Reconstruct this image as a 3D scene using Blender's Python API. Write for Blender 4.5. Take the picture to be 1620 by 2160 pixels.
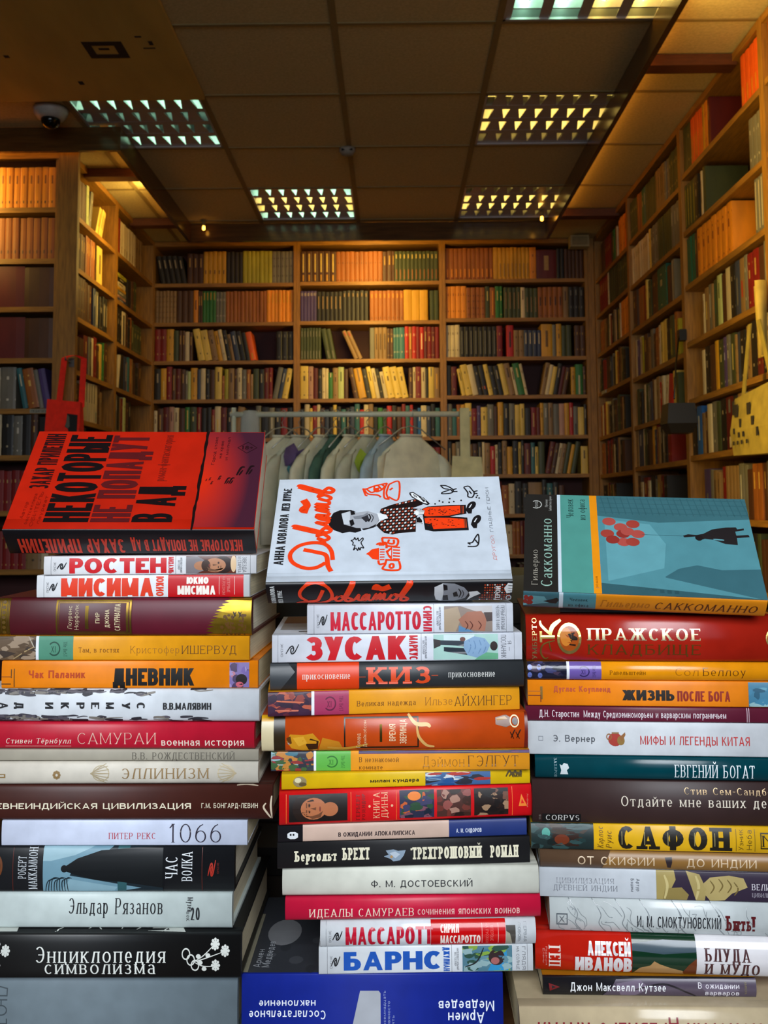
import bpy, bmesh, math, random, re
from mathutils import Matrix, Vector

sc = bpy.context.scene
COL = sc.collection
for _o in list(bpy.data.objects):
    bpy.data.objects.remove(_o)

# ------------------------------------------------------------------ camera
EYE = 1.27                       # camera height above the floor
F, PITCH, YAW, ROLL, CX, CY = 2014.75, .0787, -.0056, .0076, 817.74, 903.96
_cy, _sy, _cp, _sp, _cr, _sr = (math.cos(YAW), math.sin(YAW), math.cos(PITCH), math.sin(PITCH),
                                math.cos(ROLL), math.sin(ROLL))
_yaw = Matrix(((_cy, -_sy, 0), (_sy, _cy, 0), (0, 0, 1)))
_pit = Matrix(((1, 0, 0), (0, _cp, _sp), (0, -_sp, _cp)))
_rol = Matrix(((_cr, 0, -_sr), (0, 1, 0), (_sr, 0, _cr)))
RC = _rol @ _pit @ _yaw          # world -> camera (x right, y forward, z up)
RI = RC.transposed()
CAM = Vector((0, 0, EYE))

cam_d = bpy.data.cameras.new('camera')
cam = bpy.data.objects.new('camera', cam_d)
COL.objects.link(cam)
cam_d.sensor_fit = 'HORIZONTAL'
cam_d.sensor_width = 36
cam_d.lens = F * 36 / 1620
cam_d.shift_x = (810 - CX) / 1620
cam_d.shift_y = (CY - 1080) / 1620
cam_d.clip_start = .02
_m = Matrix.Identity(4)
for _i in range(3):
    _m[_i][0], _m[_i][1], _m[_i][2], _m[_i][3] = RC[0][_i], RC[2][_i], -RC[1][_i], CAM[_i]
cam.matrix_world = _m
cam_d.dof.use_dof = True
cam_d.dof.focus_distance = .82
cam_d.dof.aperture_fstop = 30
sc.camera = cam

# ------------------------------------------------------------------ view, world, daylight
sc.view_settings.view_transform = 'Standard'
sc.view_settings.look = 'None'
sc.view_settings.exposure = 0.0
sc.view_settings.gamma = 1
sc.view_settings.use_curve_mapping = False
sc.cycles.use_denoising = True
sc.cycles.max_bounces = 8
wd = bpy.data.worlds.new('daylight')
sc.world = wd
wd.use_nodes = True
wd.node_tree.nodes['Background'].inputs[0].default_value = (.62, .78, 1, 1)
wd.node_tree.nodes['Background'].inputs[1].default_value = .8


def area(name, loc, target, sx, sy, power, col, spread=180):
    d = bpy.data.lights.new(name, 'AREA')
    d.shape = 'RECTANGLE'
    d.size, d.size_y, d.energy, d.color = sx, sy, power, col
    d.spread = math.radians(spread)
    o = bpy.data.objects.new(name, d)
    COL.objects.link(o)
    o.location = loc
    o.rotation_euler = (Vector(target) - Vector(loc)).to_track_quat('-Z', 'Y').to_euler()
    return o


# daylight falling in through the shop window behind and above the camera
area('window_daylight', (.1, -1.35, EYE + .85), (0, .8, EYE - .35), 2.4, 1.0, 24, (.9, .95, 1), 95)

# unseen strip light behind the camera, added to draw thin highlights along glossy spines
area('highlight_strip', (.15, -1.25, EYE + 1.35), (0, .8, EYE - .2), 2.3, .035, 6, (.95, 1, .98), 150)

# ------------------------------------------------------------------ helpers


def lin(c):
    c /= 255
    return c / 12.92 if c <= .04045 else ((c + .055) / 1.055) ** 2.4


MATS = {}


def mat(hx, rough=.5, metal=0, noise=.08, scale=60, emit=0, bump=0, tag='', stretch=None, spec=.5):
    key = (hx, rough, metal, noise, scale, emit, bump, tag, stretch, spec)
    if key in MATS:
        return MATS[key]
    m = bpy.data.materials.new((tag or 'surface') + '_' + hx)
    m.use_nodes = True
    nt = m.node_tree
    b = nt.nodes['Principled BSDF']
    rgb = tuple(lin(int(hx[i:i + 2], 16)) for i in (0, 2, 4)) + (1,)
    b.inputs['Base Color'].default_value = rgb
    b.inputs['Roughness'].default_value = rough
    b.inputs['Metallic'].default_value = metal
    b.inputs['Specular IOR Level'].default_value = spec
    if emit:
        b.inputs['Emission Color'].default_value = rgb
        b.inputs['Emission Strength'].default_value = emit
    if noise or bump:
        tc = nt.nodes.new('ShaderNodeTexCoord')
        nz = nt.nodes.new('ShaderNodeTexNoise')
        nz.inputs['Scale'].default_value = scale
        nz.inputs['Detail'].default_value = 4
        if stretch:
            mp = nt.nodes.new('ShaderNodeMapping')
            mp.inputs['Scale'].default_value = stretch
            nt.links.new(tc.outputs['Object'], mp.inputs[0])
            nt.links.new(mp.outputs[0], nz.inputs['Vector'])
        else:
            nt.links.new(tc.outputs['Object'], nz.inputs['Vector'])
        if noise:
            mr = nt.nodes.new('ShaderNodeMapRange')
            mr.inputs[1].default_value, mr.inputs[2].default_value = .3, .7
            mr.inputs[3].default_value, mr.inputs[4].default_value = 1 - noise, 1 + noise
            mx = nt.nodes.new('ShaderNodeMix')
            mx.data_type = 'RGBA'
            mx.blend_type = 'MULTIPLY'
            mx.inputs[0].default_value = 1
            mx.inputs[6].default_value = rgb
            nt.links.new(nz.outputs[0], mr.inputs[0])
            nt.links.new(mr.outputs[0], mx.inputs[7])
            nt.links.new(mx.outputs[2], b.inputs['Base Color'])
        if bump:
            bp = nt.nodes.new('ShaderNodeBump')
            bp.inputs['Strength'].default_value = bump
            bp.inputs['Distance'].default_value = .002
            nt.links.new(nz.outputs[0], bp.inputs['Height'])
            nt.links.new(bp.outputs[0], b.inputs['Normal'])
    MATS[key] = m
    return m


def ray(u, v):
    d = RI @ Vector(((u - CX) / F, 1, (CY - v) / F))
    return d / d.y


def atY(u, v, y):
    r = ray(u, v) * y
    return Vector((r.x, r.y, r.z + EYE))


def atX(u, v, x):
    r = ray(u, v)
    r = r * (x / r.x)
    return Vector((r.x, r.y, r.z + EYE))


def proj(p):
    q = RC @ (Vector(p) - CAM)
    return CX + F * q.x / q.y, CY - F * q.z / q.y


def tag(o, label=None, cat=None, group=None, kind=None):
    for k, val in (('label', label), ('category', cat), ('group', group), ('kind', kind)):
        if val:
            o[k] = val
    return o


def empty(name, M, label=None, cat=None, group=None, kind=None):
    o = bpy.data.objects.new(name, None)
    o.empty_display_size = .05
    COL.objects.link(o)
    o.matrix_world = M if isinstance(M, Matrix) else Matrix.Translation(M)
    return tag(o, label, cat, group, kind)


def mesh_obj(name, verts, faces, mats, parent=None, idx=None, smooth=False):
    me = bpy.data.meshes.new(name)
    me.from_pydata([tuple(v) for v in verts], [], faces)
    for m in (mats if isinstance(mats, (list, tuple)) else [mats]):
        me.materials.append(m)
    if idx:
        me.polygons.foreach_set('material_index', idx)
    if smooth:
        me.polygons.foreach_set('use_smooth', [True] * len(me.polygons))
    me.validate()
    me.update()
    o = bpy.data.objects.new(name, me)
    COL.objects.link(o)
    if parent:
        o.parent = parent
    return o


class Geo:
    """collects verts and faces of ONE part"""

    def __init__(s):
        s.v, s.f, s.i = [], [], []

    def add(s, vs, fs, mi=0):
        n = len(s.v)
        s.v += [tuple(v) for v in vs]
        s.f += [tuple(k + n for k in f) for f in fs]
        s.i += [mi] * len(fs)
        return s

    def box(s, x0, y0, z0, x1, y1, z1, mi=0, M=None):
        vs = [Vector(p) for p in ((x0, y0, z0), (x1, y0, z0), (x1, y1, z0), (x0, y1, z0),
                                  (x0, y0, z1), (x1, y0, z1), (x1, y1, z1), (x0, y1, z1))]
        if M:
            vs = [M @ p for p in vs]
        return s.add(vs, [(0, 3, 2, 1), (4, 5, 6, 7), (0, 1, 5, 4), (1, 2, 6, 5), (2, 3, 7, 6), (3, 0, 4, 7)], mi)

    def tube(s, pts, r, n=8, mi=0, closed=False):
        pts = [Vector(p) for p in pts]
        rs = r if isinstance(r, (list, tuple)) else [r] * len(pts)
        vs, fs = [], []
        for k, p in enumerate(pts):
            a = pts[max(k - 1, 0)] if not closed else pts[k - 1]
            b = pts[min(k + 1, len(pts) - 1)] if not closed else pts[(k + 1) % len(pts)]
            t = (b - a).normalized()
            up = Vector((0, 0, 1)) if abs(t.z) < .95 else Vector((1, 0, 0))
            x = t.cross(up).normalized()
            y = x.cross(t)
            for j in range(n):
                an = 2 * math.pi * j / n
                vs.append(p + (x * math.cos(an) + y * math.sin(an)) * rs[k])
        m = len(pts)
        for k in range(m if closed else m - 1):
            for j in range(n):
                k2 = (k + 1) % m
                fs.append((k * n + j, k * n + (j + 1) % n, k2 * n + (j + 1) % n, k2 * n + j))
        if not closed:
            fs.append(tuple(range(n - 1, -1, -1)))
            fs.append(tuple((m - 1) * n + j for j in range(n)))
        return s.add(vs, fs, mi)

    def loft(s, rings, mi=0, cap=True):
        n = len(rings[0])
        vs = [p for r in rings for p in r]
        fs = []
        for k in range(len(rings) - 1):
            for j in range(n):
                fs.append((k * n + j, k * n + (j + 1) % n, (k + 1) * n + (j + 1) % n, (k + 1) * n + j))
        if cap:
            fs.append(tuple(range(n - 1, -1, -1)))
            fs.append(tuple((len(rings) - 1) * n + j for j in range(n)))
        return s.add(vs, fs, mi)

    def obj(s, name, mats, parent=None, smooth=False):
        return mesh_obj(name, s.v, s.f, mats, parent, s.i, smooth)


def struct(name, geo, mats):
    return tag(geo.obj(name, mats), kind='structure')
# ------------------------------------------------------------------ a stroke alphabet for the printed lettering
# v x y0 y1 : stem   h y x0 x1 : bar   d x0 y0 x1 y1 [serif at start / end] : diagonal   a cx cy rx ry a0 a1 : arc
GL = {
    'А': (.76, 'd0,0,.5,1,1,0 d1,0,.5,1,1,0 h.27,.2,.8'),
    'Б': (.62, 'v0,0,1 h1,0,.88 h.56,0,.58 a.58,.28,.42,.28,-90,90 h0,0,.58'),
    'В': (.64, 'v0,0,1 h1,0,.54 a.54,.77,.4,.23,-90,90 h.54,0,.58 a.58,.27,.42,.27,-90,90 h0,0,.58'),
    'Г': (.54, 'v0,0,1 h1,0,1'),
    'Д': (.76, 'v.84,0,1 h1,.3,.84 d.3,1,.14,0 h0,0,1 v0,-.2,.06 v1,-.2,.06'),
    'Е': (.57, 'v0,0,1 h1,0,1 h.52,0,.85 h0,0,1'),
    'Ж': (.98, 'v.5,0,1 d0,1,.42,.46,1,0 d0,0,.3,.6,1,0 d1,1,.58,.46,1,0 d1,0,.7,.6,1,0'),
    'З': (.58, 'a.42,.76,.5,.24,150,-90 a.42,.27,.58,.27,90,-150 h.53,.25,.45'),
    'И': (.72, 'v0,0,1 v1,0,1 d0,0,1,1'),
    'К': (.66, 'v0,0,1 d.95,1,.05,.42,1,0 d1,0,.3,.62,1,0'),
    'Л': (.7, 'v1,0,1 h1,.3,1 d.34,1,.04,0,0,1'),
    'М': (.86, 'v0,0,1 v1,0,1 d0,1,.5,.08 d1,1,.5,.08'),
    'Н': (.7, 'v0,0,1 v1,0,1 h.52,0,1'),
    'О': (.76, 'a.5,.5,.5,.5,0,360'),
    'П': (.7, 'v0,0,1 v1,0,1 h1,0,1'),
    'Р': (.6, 'v0,0,1 h1,0,.56 a.56,.73,.44,.27,-90,90 h.46,0,.56'),
    'С': (.64, 'a.58,.5,.58,.5,46,314'),
    'Т': (.64, 'v.5,0,1 h1,0,1'),
    'У': (.66, 'd0,1,.54,.36,1,0 d1,1,.3,0,1,0 h0,.1,.3'),
    'Ф': (.86, 'v.5,-.03,1.03 a.5,.52,.5,.36,0,360'),
    'Х': (.68, 'd0,0,.95,1,1,1 d1,0,.05,1,1,1'),
    'Ц': (.74, 'v0,0,1 v.86,0,1 h0,0,1 v1,-.2,.06'),
    'Ч': (.64, 'v1,0,1 v0,.68,1 a.45,.68,.45,.24,180,270 h.44,.45,1'),
    'Ш': (.96, 'v0,0,1 v.5,0,1 v1,0,1 h0,0,1'),
    'Щ': (1., 'v0,0,1 v.46,0,1 v.92,0,1 h0,0,1 v1,-.2,.06'),
    'Ъ': (.72, 'v.25,0,1 h1,0,.25 h.55,.25,.62 a.62,.275,.38,.275,-90,90 h0,.25,.62'),
    'Ы': (.84, 'v0,0,1 v1,0,1 h.55,0,.4 a.4,.275,.28,.275,-90,90 h0,0,.4'),
    'Ь': (.6, 'v0,0,1 h.55,0,.56 a.56,.275,.44,.275,-90,90 h0,0,.56'),
    'Э': (.68, 'a.46,.5,.54,.5,135,-135 h.5,.3,1'),
    'Ю': (1., 'v0,0,1 h.5,0,.36 a.68,.5,.32,.5,0,360'),
    'Я': (.64, 'v1,0,1 h1,.44,1 a.44,.73,.44,.27,90,270 h.46,.44,1 d.55,.48,0,0,0,1'),
    'а': (.56, 'v1,0,.7 a.52,.72,.48,.28,150,0 a.45,.28,.45,.28,60,300 h.56,.45,1 h0,.45,.9'),
    'б': (.6, 'a.5,.5,.5,.5,0,360 d0,.5,.12,1.1 d.12,1.1,.9,1.42'),
    'е': (.58, 'a.5,.5,.5,.5,0,318 h.5,0,1'),
    'р': (.6, 'v0,-.42,1 a.52,.5,.48,.5,0,360'),
    'у': (.6, 'd0,1,.52,.06,1,0 d1,1,.25,-.42,1,1'),
    'ф': (.78, 'v.5,-.42,1.42 a.5,.5,.5,.5,0,360'),
    '0': (.62, 'a.5,.5,.5,.5,0,360'),
    '1': (.36, 'v.6,0,1 d.6,1,0,.78'),
    '2': (.56, 'a.46,.72,.46,.28,160,-30 d.86,.58,0,0 h0,0,1'),
    '6': (.6, 'a.5,.32,.5,.32,0,360 a.9,.34,.9,.66,180,100'),
    '8': (.58, 'a.5,.76,.42,.24,0,360 a.5,.27,.5,.27,0,360'),
    '.': (.16, 'v.5,0,.13'), ',': (.16, 'd.6,.13,.2,-.14'), '-': (.34, 'h.45,0,1'), '—': (.8, 'h.45,0,1'),
    '!': (.18, 'v.5,.3,1 v.5,0,.15'), ' ': (.34, ''), '+': (.5, 'h.5,0,1 v.5,.25,.75'),
    'I': (.2, 'v.5,0,1'), 'R': (.62, 'v0,0,1 h1,0,.56 a.56,.73,.44,.27,-90,90 h.46,0,.56 d.5,.48,1,0,0,1'),
    'V': (.68, 'd0,1,.5,0,1,0 d1,1,.5,0,1,0'), 'S': (.56, 'a.5,.75,.5,.25,40,270 a.5,.25,.5,.25,90,-140'),
    'N': (.7, 'v0,0,1 v1,0,1 d0,1,1,0'), 'L': (.5, 'v0,0,1 h0,0,1'),
}
LATIN = {'A': 'А', 'B': 'В', 'C': 'С', 'O': 'О', 'P': 'Р', 'T': 'Т', 'h': 'Н', 'e': 'е', 's': 'S', 't': 'Т', 'X': 'Х'}
# style: stem weight, bar weight, serif length, serif thickness, slant
STY = {'n': (.13, .12, 0, 0, 0), 't': (.08, .08, 0, 0, 0), 'b': (.2, .17, 0, 0, 0), 'x': (.32, .22, 0, 0, 0),
       's': (.12, .055, .07, .045, 0), 'l': (.075, .04, .055, .03, 0), 'S': (.2, .075, .09, .06, 0),
       'w': (.26, .16, .1, .15, 0), 'i': (.13, .07, .05, .05, .22), 'c': (.25, .15, 0, 0, 0)}


def glyph_info(ch):
    """base glyph, width, height, accent"""
    acc = ''
    if ch in 'Йй':
        acc, ch = 'breve', 'И' if ch == 'Й' else 'и'
    if ch in 'Ёё':
        acc, ch = 'dots', 'Е' if ch == 'Ё' else 'е'
    if ch in LATIN:
        ch = LATIN[ch]
    if ch in GL:
        w, st = GL[ch]
        low = ch in 'аберуф'
        return st, w * (.86 if low else 1), .7 if low else 1, acc
    up = ch.upper()
    w, st = GL.get(up, GL['О'])
    return st, w * .8, .7, acc


def text_polys(s, aspect, style):
    """polygons of a line of text filling 0..aspect by 0..1 (cap height 1)"""
    wv0, wh, sl, sth, slant = STY[style]
    gap = {'x': .05, 'c': .08, 'b': .12, 'w': .2, 'S': .22}.get(style, .17 if sl == 0 else .17 + sl)
    inf = [glyph_info(c) for c in s]
    nat = sum(i[1] for i in inf) + gap * (len(s) - 1)
    sx = aspect / nat
    k = max(.3, min(1.25, sx)) ** .75
    wv, sl = wv0 * k, sl * k
    out = []
    x = 0.
    for c, (st, w, H, acc) in zip(s, inf):
        W = w * sx
        slc = sl * (.75 if H < 1 else 1)
        wvc = min(wv, W * .42) if c not in '.,!1I-—' else wv

        def mx(a):
            return x + wvc / 2 + a * (W - wvc)

        def my(a):
            return wh / 2 + a * (H - wh)

        def ser(cx, y):
            if not sl:
                return
            if abs(y) < .02:
                out.append([(cx - wvc / 2 - slc, 0), (cx + wvc / 2 + slc, 0), (cx + wvc / 2 + slc, sth), (cx - wvc / 2 - slc, sth)])
            elif abs(y - H) < .02:
                out.append([(cx - wvc / 2 - slc, H - sth), (cx + wvc / 2 + slc, H - sth), (cx + wvc / 2 + slc, H), (cx - wvc / 2 - slc, H)])
            elif y < -.1:
                out.append([(cx - wvc / 2 - slc, y), (cx + wvc / 2 + slc, y), (cx + wvc / 2 + slc, y + sth), (cx - wvc / 2 - slc, y + sth)])
        for tk in st.split():
            a = [float(q) for q in tk[1:].split(',')]
            if tk[0] == 'v':
                cx = mx(a[0])
                y0, y1 = a[1] * H, a[2] * H
                out.append([(cx - wvc / 2, y0), (cx + wvc / 2, y0), (cx + wvc / 2, y1), (cx - wvc / 2, y1)])
                if c not in 'ДЦЩдцщ.!' or y1 - y0 > .5:
                    ser(cx, y0)
                    ser(cx, y1)
            elif tk[0] == 'h':
                cy = my(a[0])
                x0, x1 = mx(a[1]), mx(a[2])
                x0, x1 = x0 - (wvc / 2 if a[1] == 0 else 0), x1 + (wvc / 2 if a[2] == 1 else 0)
                out.append([(x0, cy - wh / 2), (x1, cy - wh / 2), (x1, cy + wh / 2), (x0, cy + wh / 2)])
                if sl and c not in 'НнЭэЮюеАа' and a[0] in (0, 1) and a[2] == 1:   # hanging serif of Г, Е, Т
                    for xe in ((x1,) if a[1] == 0 and c not in 'Тт' else (x0, x1)):
                        dy = -.16 if a[0] == 1 else .16
                        if c in 'ГгЕТт':
                            out.append([(xe - sth, cy), (xe, cy), (xe, cy + dy), (xe - sth, cy + dy)])
            elif tk[0] == 'd':
                X0, X1 = mx(a[0]), mx(a[2])
                Y0, Y1 = a[1] * H, a[3] * H
                hw = wvc * ((.28 if k < .9 else .36) if c in 'ИМNиймЙ' else .38 if c in 'АAа' and wv0 > .19 else .5)
                out.append([(X0 - hw, Y0), (X0 + hw, Y0), (X1 + hw, Y1), (X1 - hw, Y1)])
                if len(a) > 4:
                    if a[4]:
                        ser(X0, Y0)
                    if a[5]:
                        ser(X1, Y1)
            elif tk[0] == 'a':
                cx, cy = mx(a[0]), my(a[1])
                rx, ry = a[2] * (W - wvc), a[3] * (H - wh)
                n = max(4, int(abs(a[5] - a[4]) / 22.5))
                pr = None
                for q in range(n + 1):
                    an = math.radians(a[4] + (a[5] - a[4]) * q / n)
                    tx, ty = -rx * math.sin(an), ry * math.cos(an)
                    ln = math.hypot(tx, ty) or 1
                    tx, ty = tx / ln, ty / ln
                    hh = .5 * math.hypot(wvc * ty, wh * tx)
                    px, py = cx + rx * math.cos(an), cy + ry * math.sin(an)
                    cur = ((px + ty * hh, py - tx * hh), (px - ty * hh, py + tx * hh))
                    if pr:
                        out.append([pr[0], cur[0], cur[1], pr[1]])
                    pr = cur
        if acc == 'dots':
            for q in (.25, .75):
                out.append([(x + W * q - wvc / 2, H + .1), (x + W * q + wvc / 2, H + .1), (x + W * q + wvc / 2, H + .22), (x + W * q - wvc / 2, H + .22)])
        if acc == 'breve':
            for q in range(4):
                f0, f1 = q / 4, (q + 1) / 4
                g0, g1 = (4 * (f0 - .5) ** 2) * .12, (4 * (f1 - .5) ** 2) * .12
                xa, xb = x + W * (.25 + .5 * f0), x + W * (.25 + .5 * f1)
                out.append([(xa, H + .07 + g0), (xb, H + .07 + g1), (xb, H + .16 + g1), (xa, H + .16 + g0)])
        x += W + gap * sx
    if slant:
        out = [[(px + slant * py, py) for px, py in p] for p in out]
    return out


def brush(pts, w, n=6, taper=True):
    """a brush stroke (ribbon quads) through points"""
    P = [Vector((p[0], p[1])) for p in pts]
    sm = []
    for i in range(len(P) - 1):
        a, b, c, d = P[max(i - 1, 0)], P[i], P[i + 1], P[min(i + 2, len(P) - 1)]
        for k in range(n):
            t = k / n
            sm.append(.5 * ((2 * b) + (c - a) * t + (2 * a - 5 * b + 4 * c - d) * t * t + (3 * b - a - 3 * c + d) * t ** 3))
    sm.append(P[-1])
    out = []
    pr = None
    for i, p in enumerate(sm):
        t = (sm[min(i + 1, len(sm) - 1)] - sm[max(i - 1, 0)])
        t = t.normalized() if t.length > 1e-9 else Vector((1, 0))
        nrm = Vector((-t.y, t.x))
        f = i / (len(sm) - 1)
        ww = w / 2 * ((.55 + .45 * math.sin(math.pi * min(1, max(0, f)))) if taper else 1)
        cur = (p + nrm * ww, p - nrm * ww)
        if pr:
            out.append([tuple(pr[0]), tuple(cur[0]), tuple(cur[1]), tuple(pr[1])])
        pr = cur
    return out
# ------------------------------------------------------------------ a book that lies with its spine to the viewer
TABLE = EYE - .426              # top of the display table
PAGES = ('d8cdb0', 'cfc3a4', 'e0d8c2')


class Book:
    def __init__(s, label, M, L, W, T, cover, xl, xr, hard=False, rough=.45, group=None, bulge=None, page=0, spine=None, hinge=.0045):
        s.L, s.W, s.T, s.xl, s.xr = L, W, T, xl, xr
        s.root = empty('book', M, label, 'book', group)
        s.b = (.0022 if hard else .0006) if bulge is None else bulge
        s.r = .0022 if hard else .0009
        s.hard = hard
        s.rough = rough
        t = .0024 if hard else .0006
        ov = .003 if hard else 0
        zs = sorted({0., s.r * .15, s.r * .5, s.r, T * .2, T * .35, T * .5, T * .65, T * .8, T - s.r, T - s.r * .5, T - s.r * .15, T})
        hp = s.hp = hinge
        prof = [(W, 0.), (.012, 0.)] + [(hp + .0015, .0), (hp, .0009), (hp - .0015, .0)] * hard + [(s.sy(z), z) for z in zs]
        prof += [(hp - .0015, T), (hp, T - .0009), (hp + .0015, T)] * hard + [(.012, T), (W, T)]
        inner = [(W, T - t), (t + .004, T - t), (t + .0025, T * .5), (t + .004, t), (W, t)]
        n = len(prof)
        ring = prof + inner
        vs = [(0, y, z) for y, z in ring] + [(L, y, z) for y, z in ring]
        m = len(ring)
        fs = [(k, k + m, (k + 1) % m + m, (k + 1) % m) for k in range(m)]
        cap = list(range(m))
        fs += [tuple(reversed(cap)), tuple(k + m for k in cap)]
        cv = mesh_obj('cover', vs, fs, mat(cover, rough, tag='printed_cover'), s.root)
        cv.data.polygons.foreach_set('use_smooth', [k < m and 1 < k < n - 2 for k in range(len(cv.data.polygons))])
        s.cover = cv
        g = Geo().box(ov + (0 if hard else .0004), t + .003, t, L - ov - (0 if hard else .0004), W - ov - .0005, T - t)
        g.obj('page_block', mat(PAGES[page], .8, noise=.16, scale=9, tag='page_edges', stretch=(1, 1, 160)), s.root)
        s.dec = {}

    def sy(s, z):
        T, r = s.T, s.r
        q = 2 * z / T - 1
        y = -s.b * (1 - q * q) if s.b else 0
        d = min(z, T - z)
        if d < r:
            y += r - math.sqrt(max(0, r * r - (r - d) ** 2))
        return y

    def X(s, surf, x):
        return (x - s.xl) / (s.xr - s.xl) if surf == 'S' else x

    def poly(s, name, pts, col, surf='S', lay=0):
        s.dec.setdefault((name, surf), []).append(([(s.X(surf, x), v) for x, v in pts], col, lay))

    def rect(s, name, x0, x1, v0, v1, col, surf='S', lay=0):
        s.poly(name, [(x0, v0), (x1, v0), (x1, v1), (x0, v1)], col, surf, lay)

    def frame(s, name, x0, x1, v0, v1, wx, wv, col, surf='S', lay=2):
        s.rect(name, x0, x1, v0, v0 + wv, col, surf, lay)
        s.rect(name, x0, x1, v1 - wv, v1, col, surf, lay)
        s.rect(name, x0, x0 + wx, v0, v1, col, surf, lay)
        s.rect(name, x1 - wx, x1, v0, v1, col, surf, lay)

    def ell(s, name, cx, cv, rx, rv, col, surf='S', lay=1, a0=0, a1=360, n=20):
        s.poly(name, [(cx + rx * math.cos(math.radians(a0 + (a1 - a0) * k / n)), cv + rv * math.sin(math.radians(a0 + (a1 - a0) * k / n)))
                      for k in range(n + (a1 - a0 < 360))], col, surf, lay)

    def ring(s, name, cx, cv, rx, rv, th, col, surf='S', lay=2, a0=0, a1=360, n=20):
        k = 1 - th
        for q in range(n):
            a, b = (math.radians(a0 + (a1 - a0) * (q + e) / n) for e in (0, 1))
            s.poly(name, [(cx + rx * math.cos(a), cv + rv * math.sin(a)), (cx + rx * math.cos(b), cv + rv * math.sin(b)),
                          (cx + rx * k * math.cos(b), cv + rv * k * math.sin(b)), (cx + rx * k * math.cos(a), cv + rv * k * math.sin(a))], col, surf, lay)

    def map_text(s, surf, x0, x1, v0, v1, o):
        if o == 'n':
            return lambda a, t: (x0 + (x1 - x0) * a, v1 + (v0 - v1) * t)
        if o == 'r':
            return lambda a, t: (x1 - (x1 - x0) * t, v1 + (v0 - v1) * a)
        if o == 'd':
            return lambda a, t: (x0 + (x1 - x0) * t, v0 + (v1 - v0) * a)
        return lambda a, t: (x1 - (x1 - x0) * a, v0 + (v1 - v0) * t)

    def text(s, name, txt, x0, x1, v0, v1, col, st='n', o='n', surf='S', lay=4):
        dx = abs(s.X(surf, x1) - s.X(surf, x0)) * s.L
        dv = abs(v1 - v0) * (s.T if surf == 'S' else s.W)
        asp = dx / dv if o in 'nu' else dv / dx
        f = s.map_text(surf, x0, x1, v0, v1, o)
        for p in text_polys(txt, asp, st):
            s.poly(name, [f(a / asp, t) for a, t in p], col, surf, lay)

    def brush(s, name, pts, w, col, surf='S', lay=4, f=None, taper=True):
        """pts in px/v for spine or u/v for cover; w in metres"""
        A = s.L
        B = s.T if surf == 'S' else s.W
        P = [((s.X(surf, x) * A), v * B) for x, v in ((f(*p) if f else p) for p in pts)]
        for q in brush(P, w, taper=taper):
            s.dec.setdefault((name, surf), []).append(([(a / A, b / B) for a, b in q], col, lay))

    def finish(s):
        for (name, surf), items in s.dec.items():
            bm = bmesh.new()
            ly = bm.verts.layers.float.new('lay')
            cols = []
            for k, (pts, col, lay) in enumerate(items):
                if col not in cols:
                    cols.append(col)
                e = .00012 + .00005 * lay + .000007 * (k % 9)
                vs = []
                for u, v in pts:
                    u, v = min(1, max(0, u)), min(1, max(0, v))
                    z = (1 - v) * (s.T if surf == 'S' else s.W)
                    w = bm.verts.new((u * s.L, 0, z))
                    w[ly] = e
                    vs.append(w)
                try:
                    f = bm.faces.new(vs)
                    f.material_index = cols.index(col)
                except ValueError:
                    pass
            if surf == 'S':
                for z in (s.r * .15, s.r * .5, s.r, s.T * .2, s.T * .35, s.T * .5, s.T * .65, s.T * .8, s.T - s.r, s.T - s.r * .5, s.T - s.r * .15):
                    bmesh.ops.bisect_plane(bm, geom=bm.verts[:] + bm.edges[:] + bm.faces[:], plane_co=(0, 0, z), plane_no=(0, 0, 1))
                for w in bm.verts:
                    w.co.y = s.sy(w.co.z) - w[ly]
            else:
                for w in bm.verts:
                    y = w.co.z
                    w.co.y = y
                    w.co.z = s.T + w[ly] - (.0009 * max(0, 1 - abs(y - s.hp) / .0015) if s.hard else 0)
            bmesh.ops.recalc_face_normals(bm, faces=bm.faces[:])
            for f in bm.faces:
                if (f.normal.y > 0 if surf == 'S' else f.normal.z < 0):
                    f.normal_flip()
            name = name.split('#')[0]
            me = bpy.data.meshes.new(name)
            bm.to_mesh(me)
            bm.free()
            if surf == 'S':
                me.polygons.foreach_set('use_smooth', [True] * len(me.polygons))
            for c in cols:
                hx, foil = (c[:-1], True) if c.endswith('*') else (c, False)
                me.materials.append(mat(hx, .28, .85, noise=.2, scale=120, tag='gold_foil') if foil else
                                    mat(hx, s.rough, noise=.06, tag='print'))
            o = bpy.data.objects.new(name, me)
            COL.objects.link(o)
            o.parent = s.cover


def spine_frame(q, D, ratio=None):
    """q: TL TR BR BL of the spine in the photograph; D: distance of the spine plane"""
    TL, TR, BR, BL = q
    k = [ray(*p) for p in q]
    rt = .5 * (k[1].z / k[0].z + k[2].z / k[3].z) if ratio is None else ratio
    rt = max(.955, min(1.02, rt))
    DR = 2 * D / (1 + rt)
    DL = rt * DR
    xl = .5 * (k[0].x + k[3].x) * DL
    xr = .5 * (k[1].x + k[2].x) * DR
    zt = .5 * (k[0].z * DL + k[1].z * DR)
    zb = .5 * (k[3].z * DL + k[2].z * DR)
    return xl, DL, xr, DR, zt + EYE, zb + EYE


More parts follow.
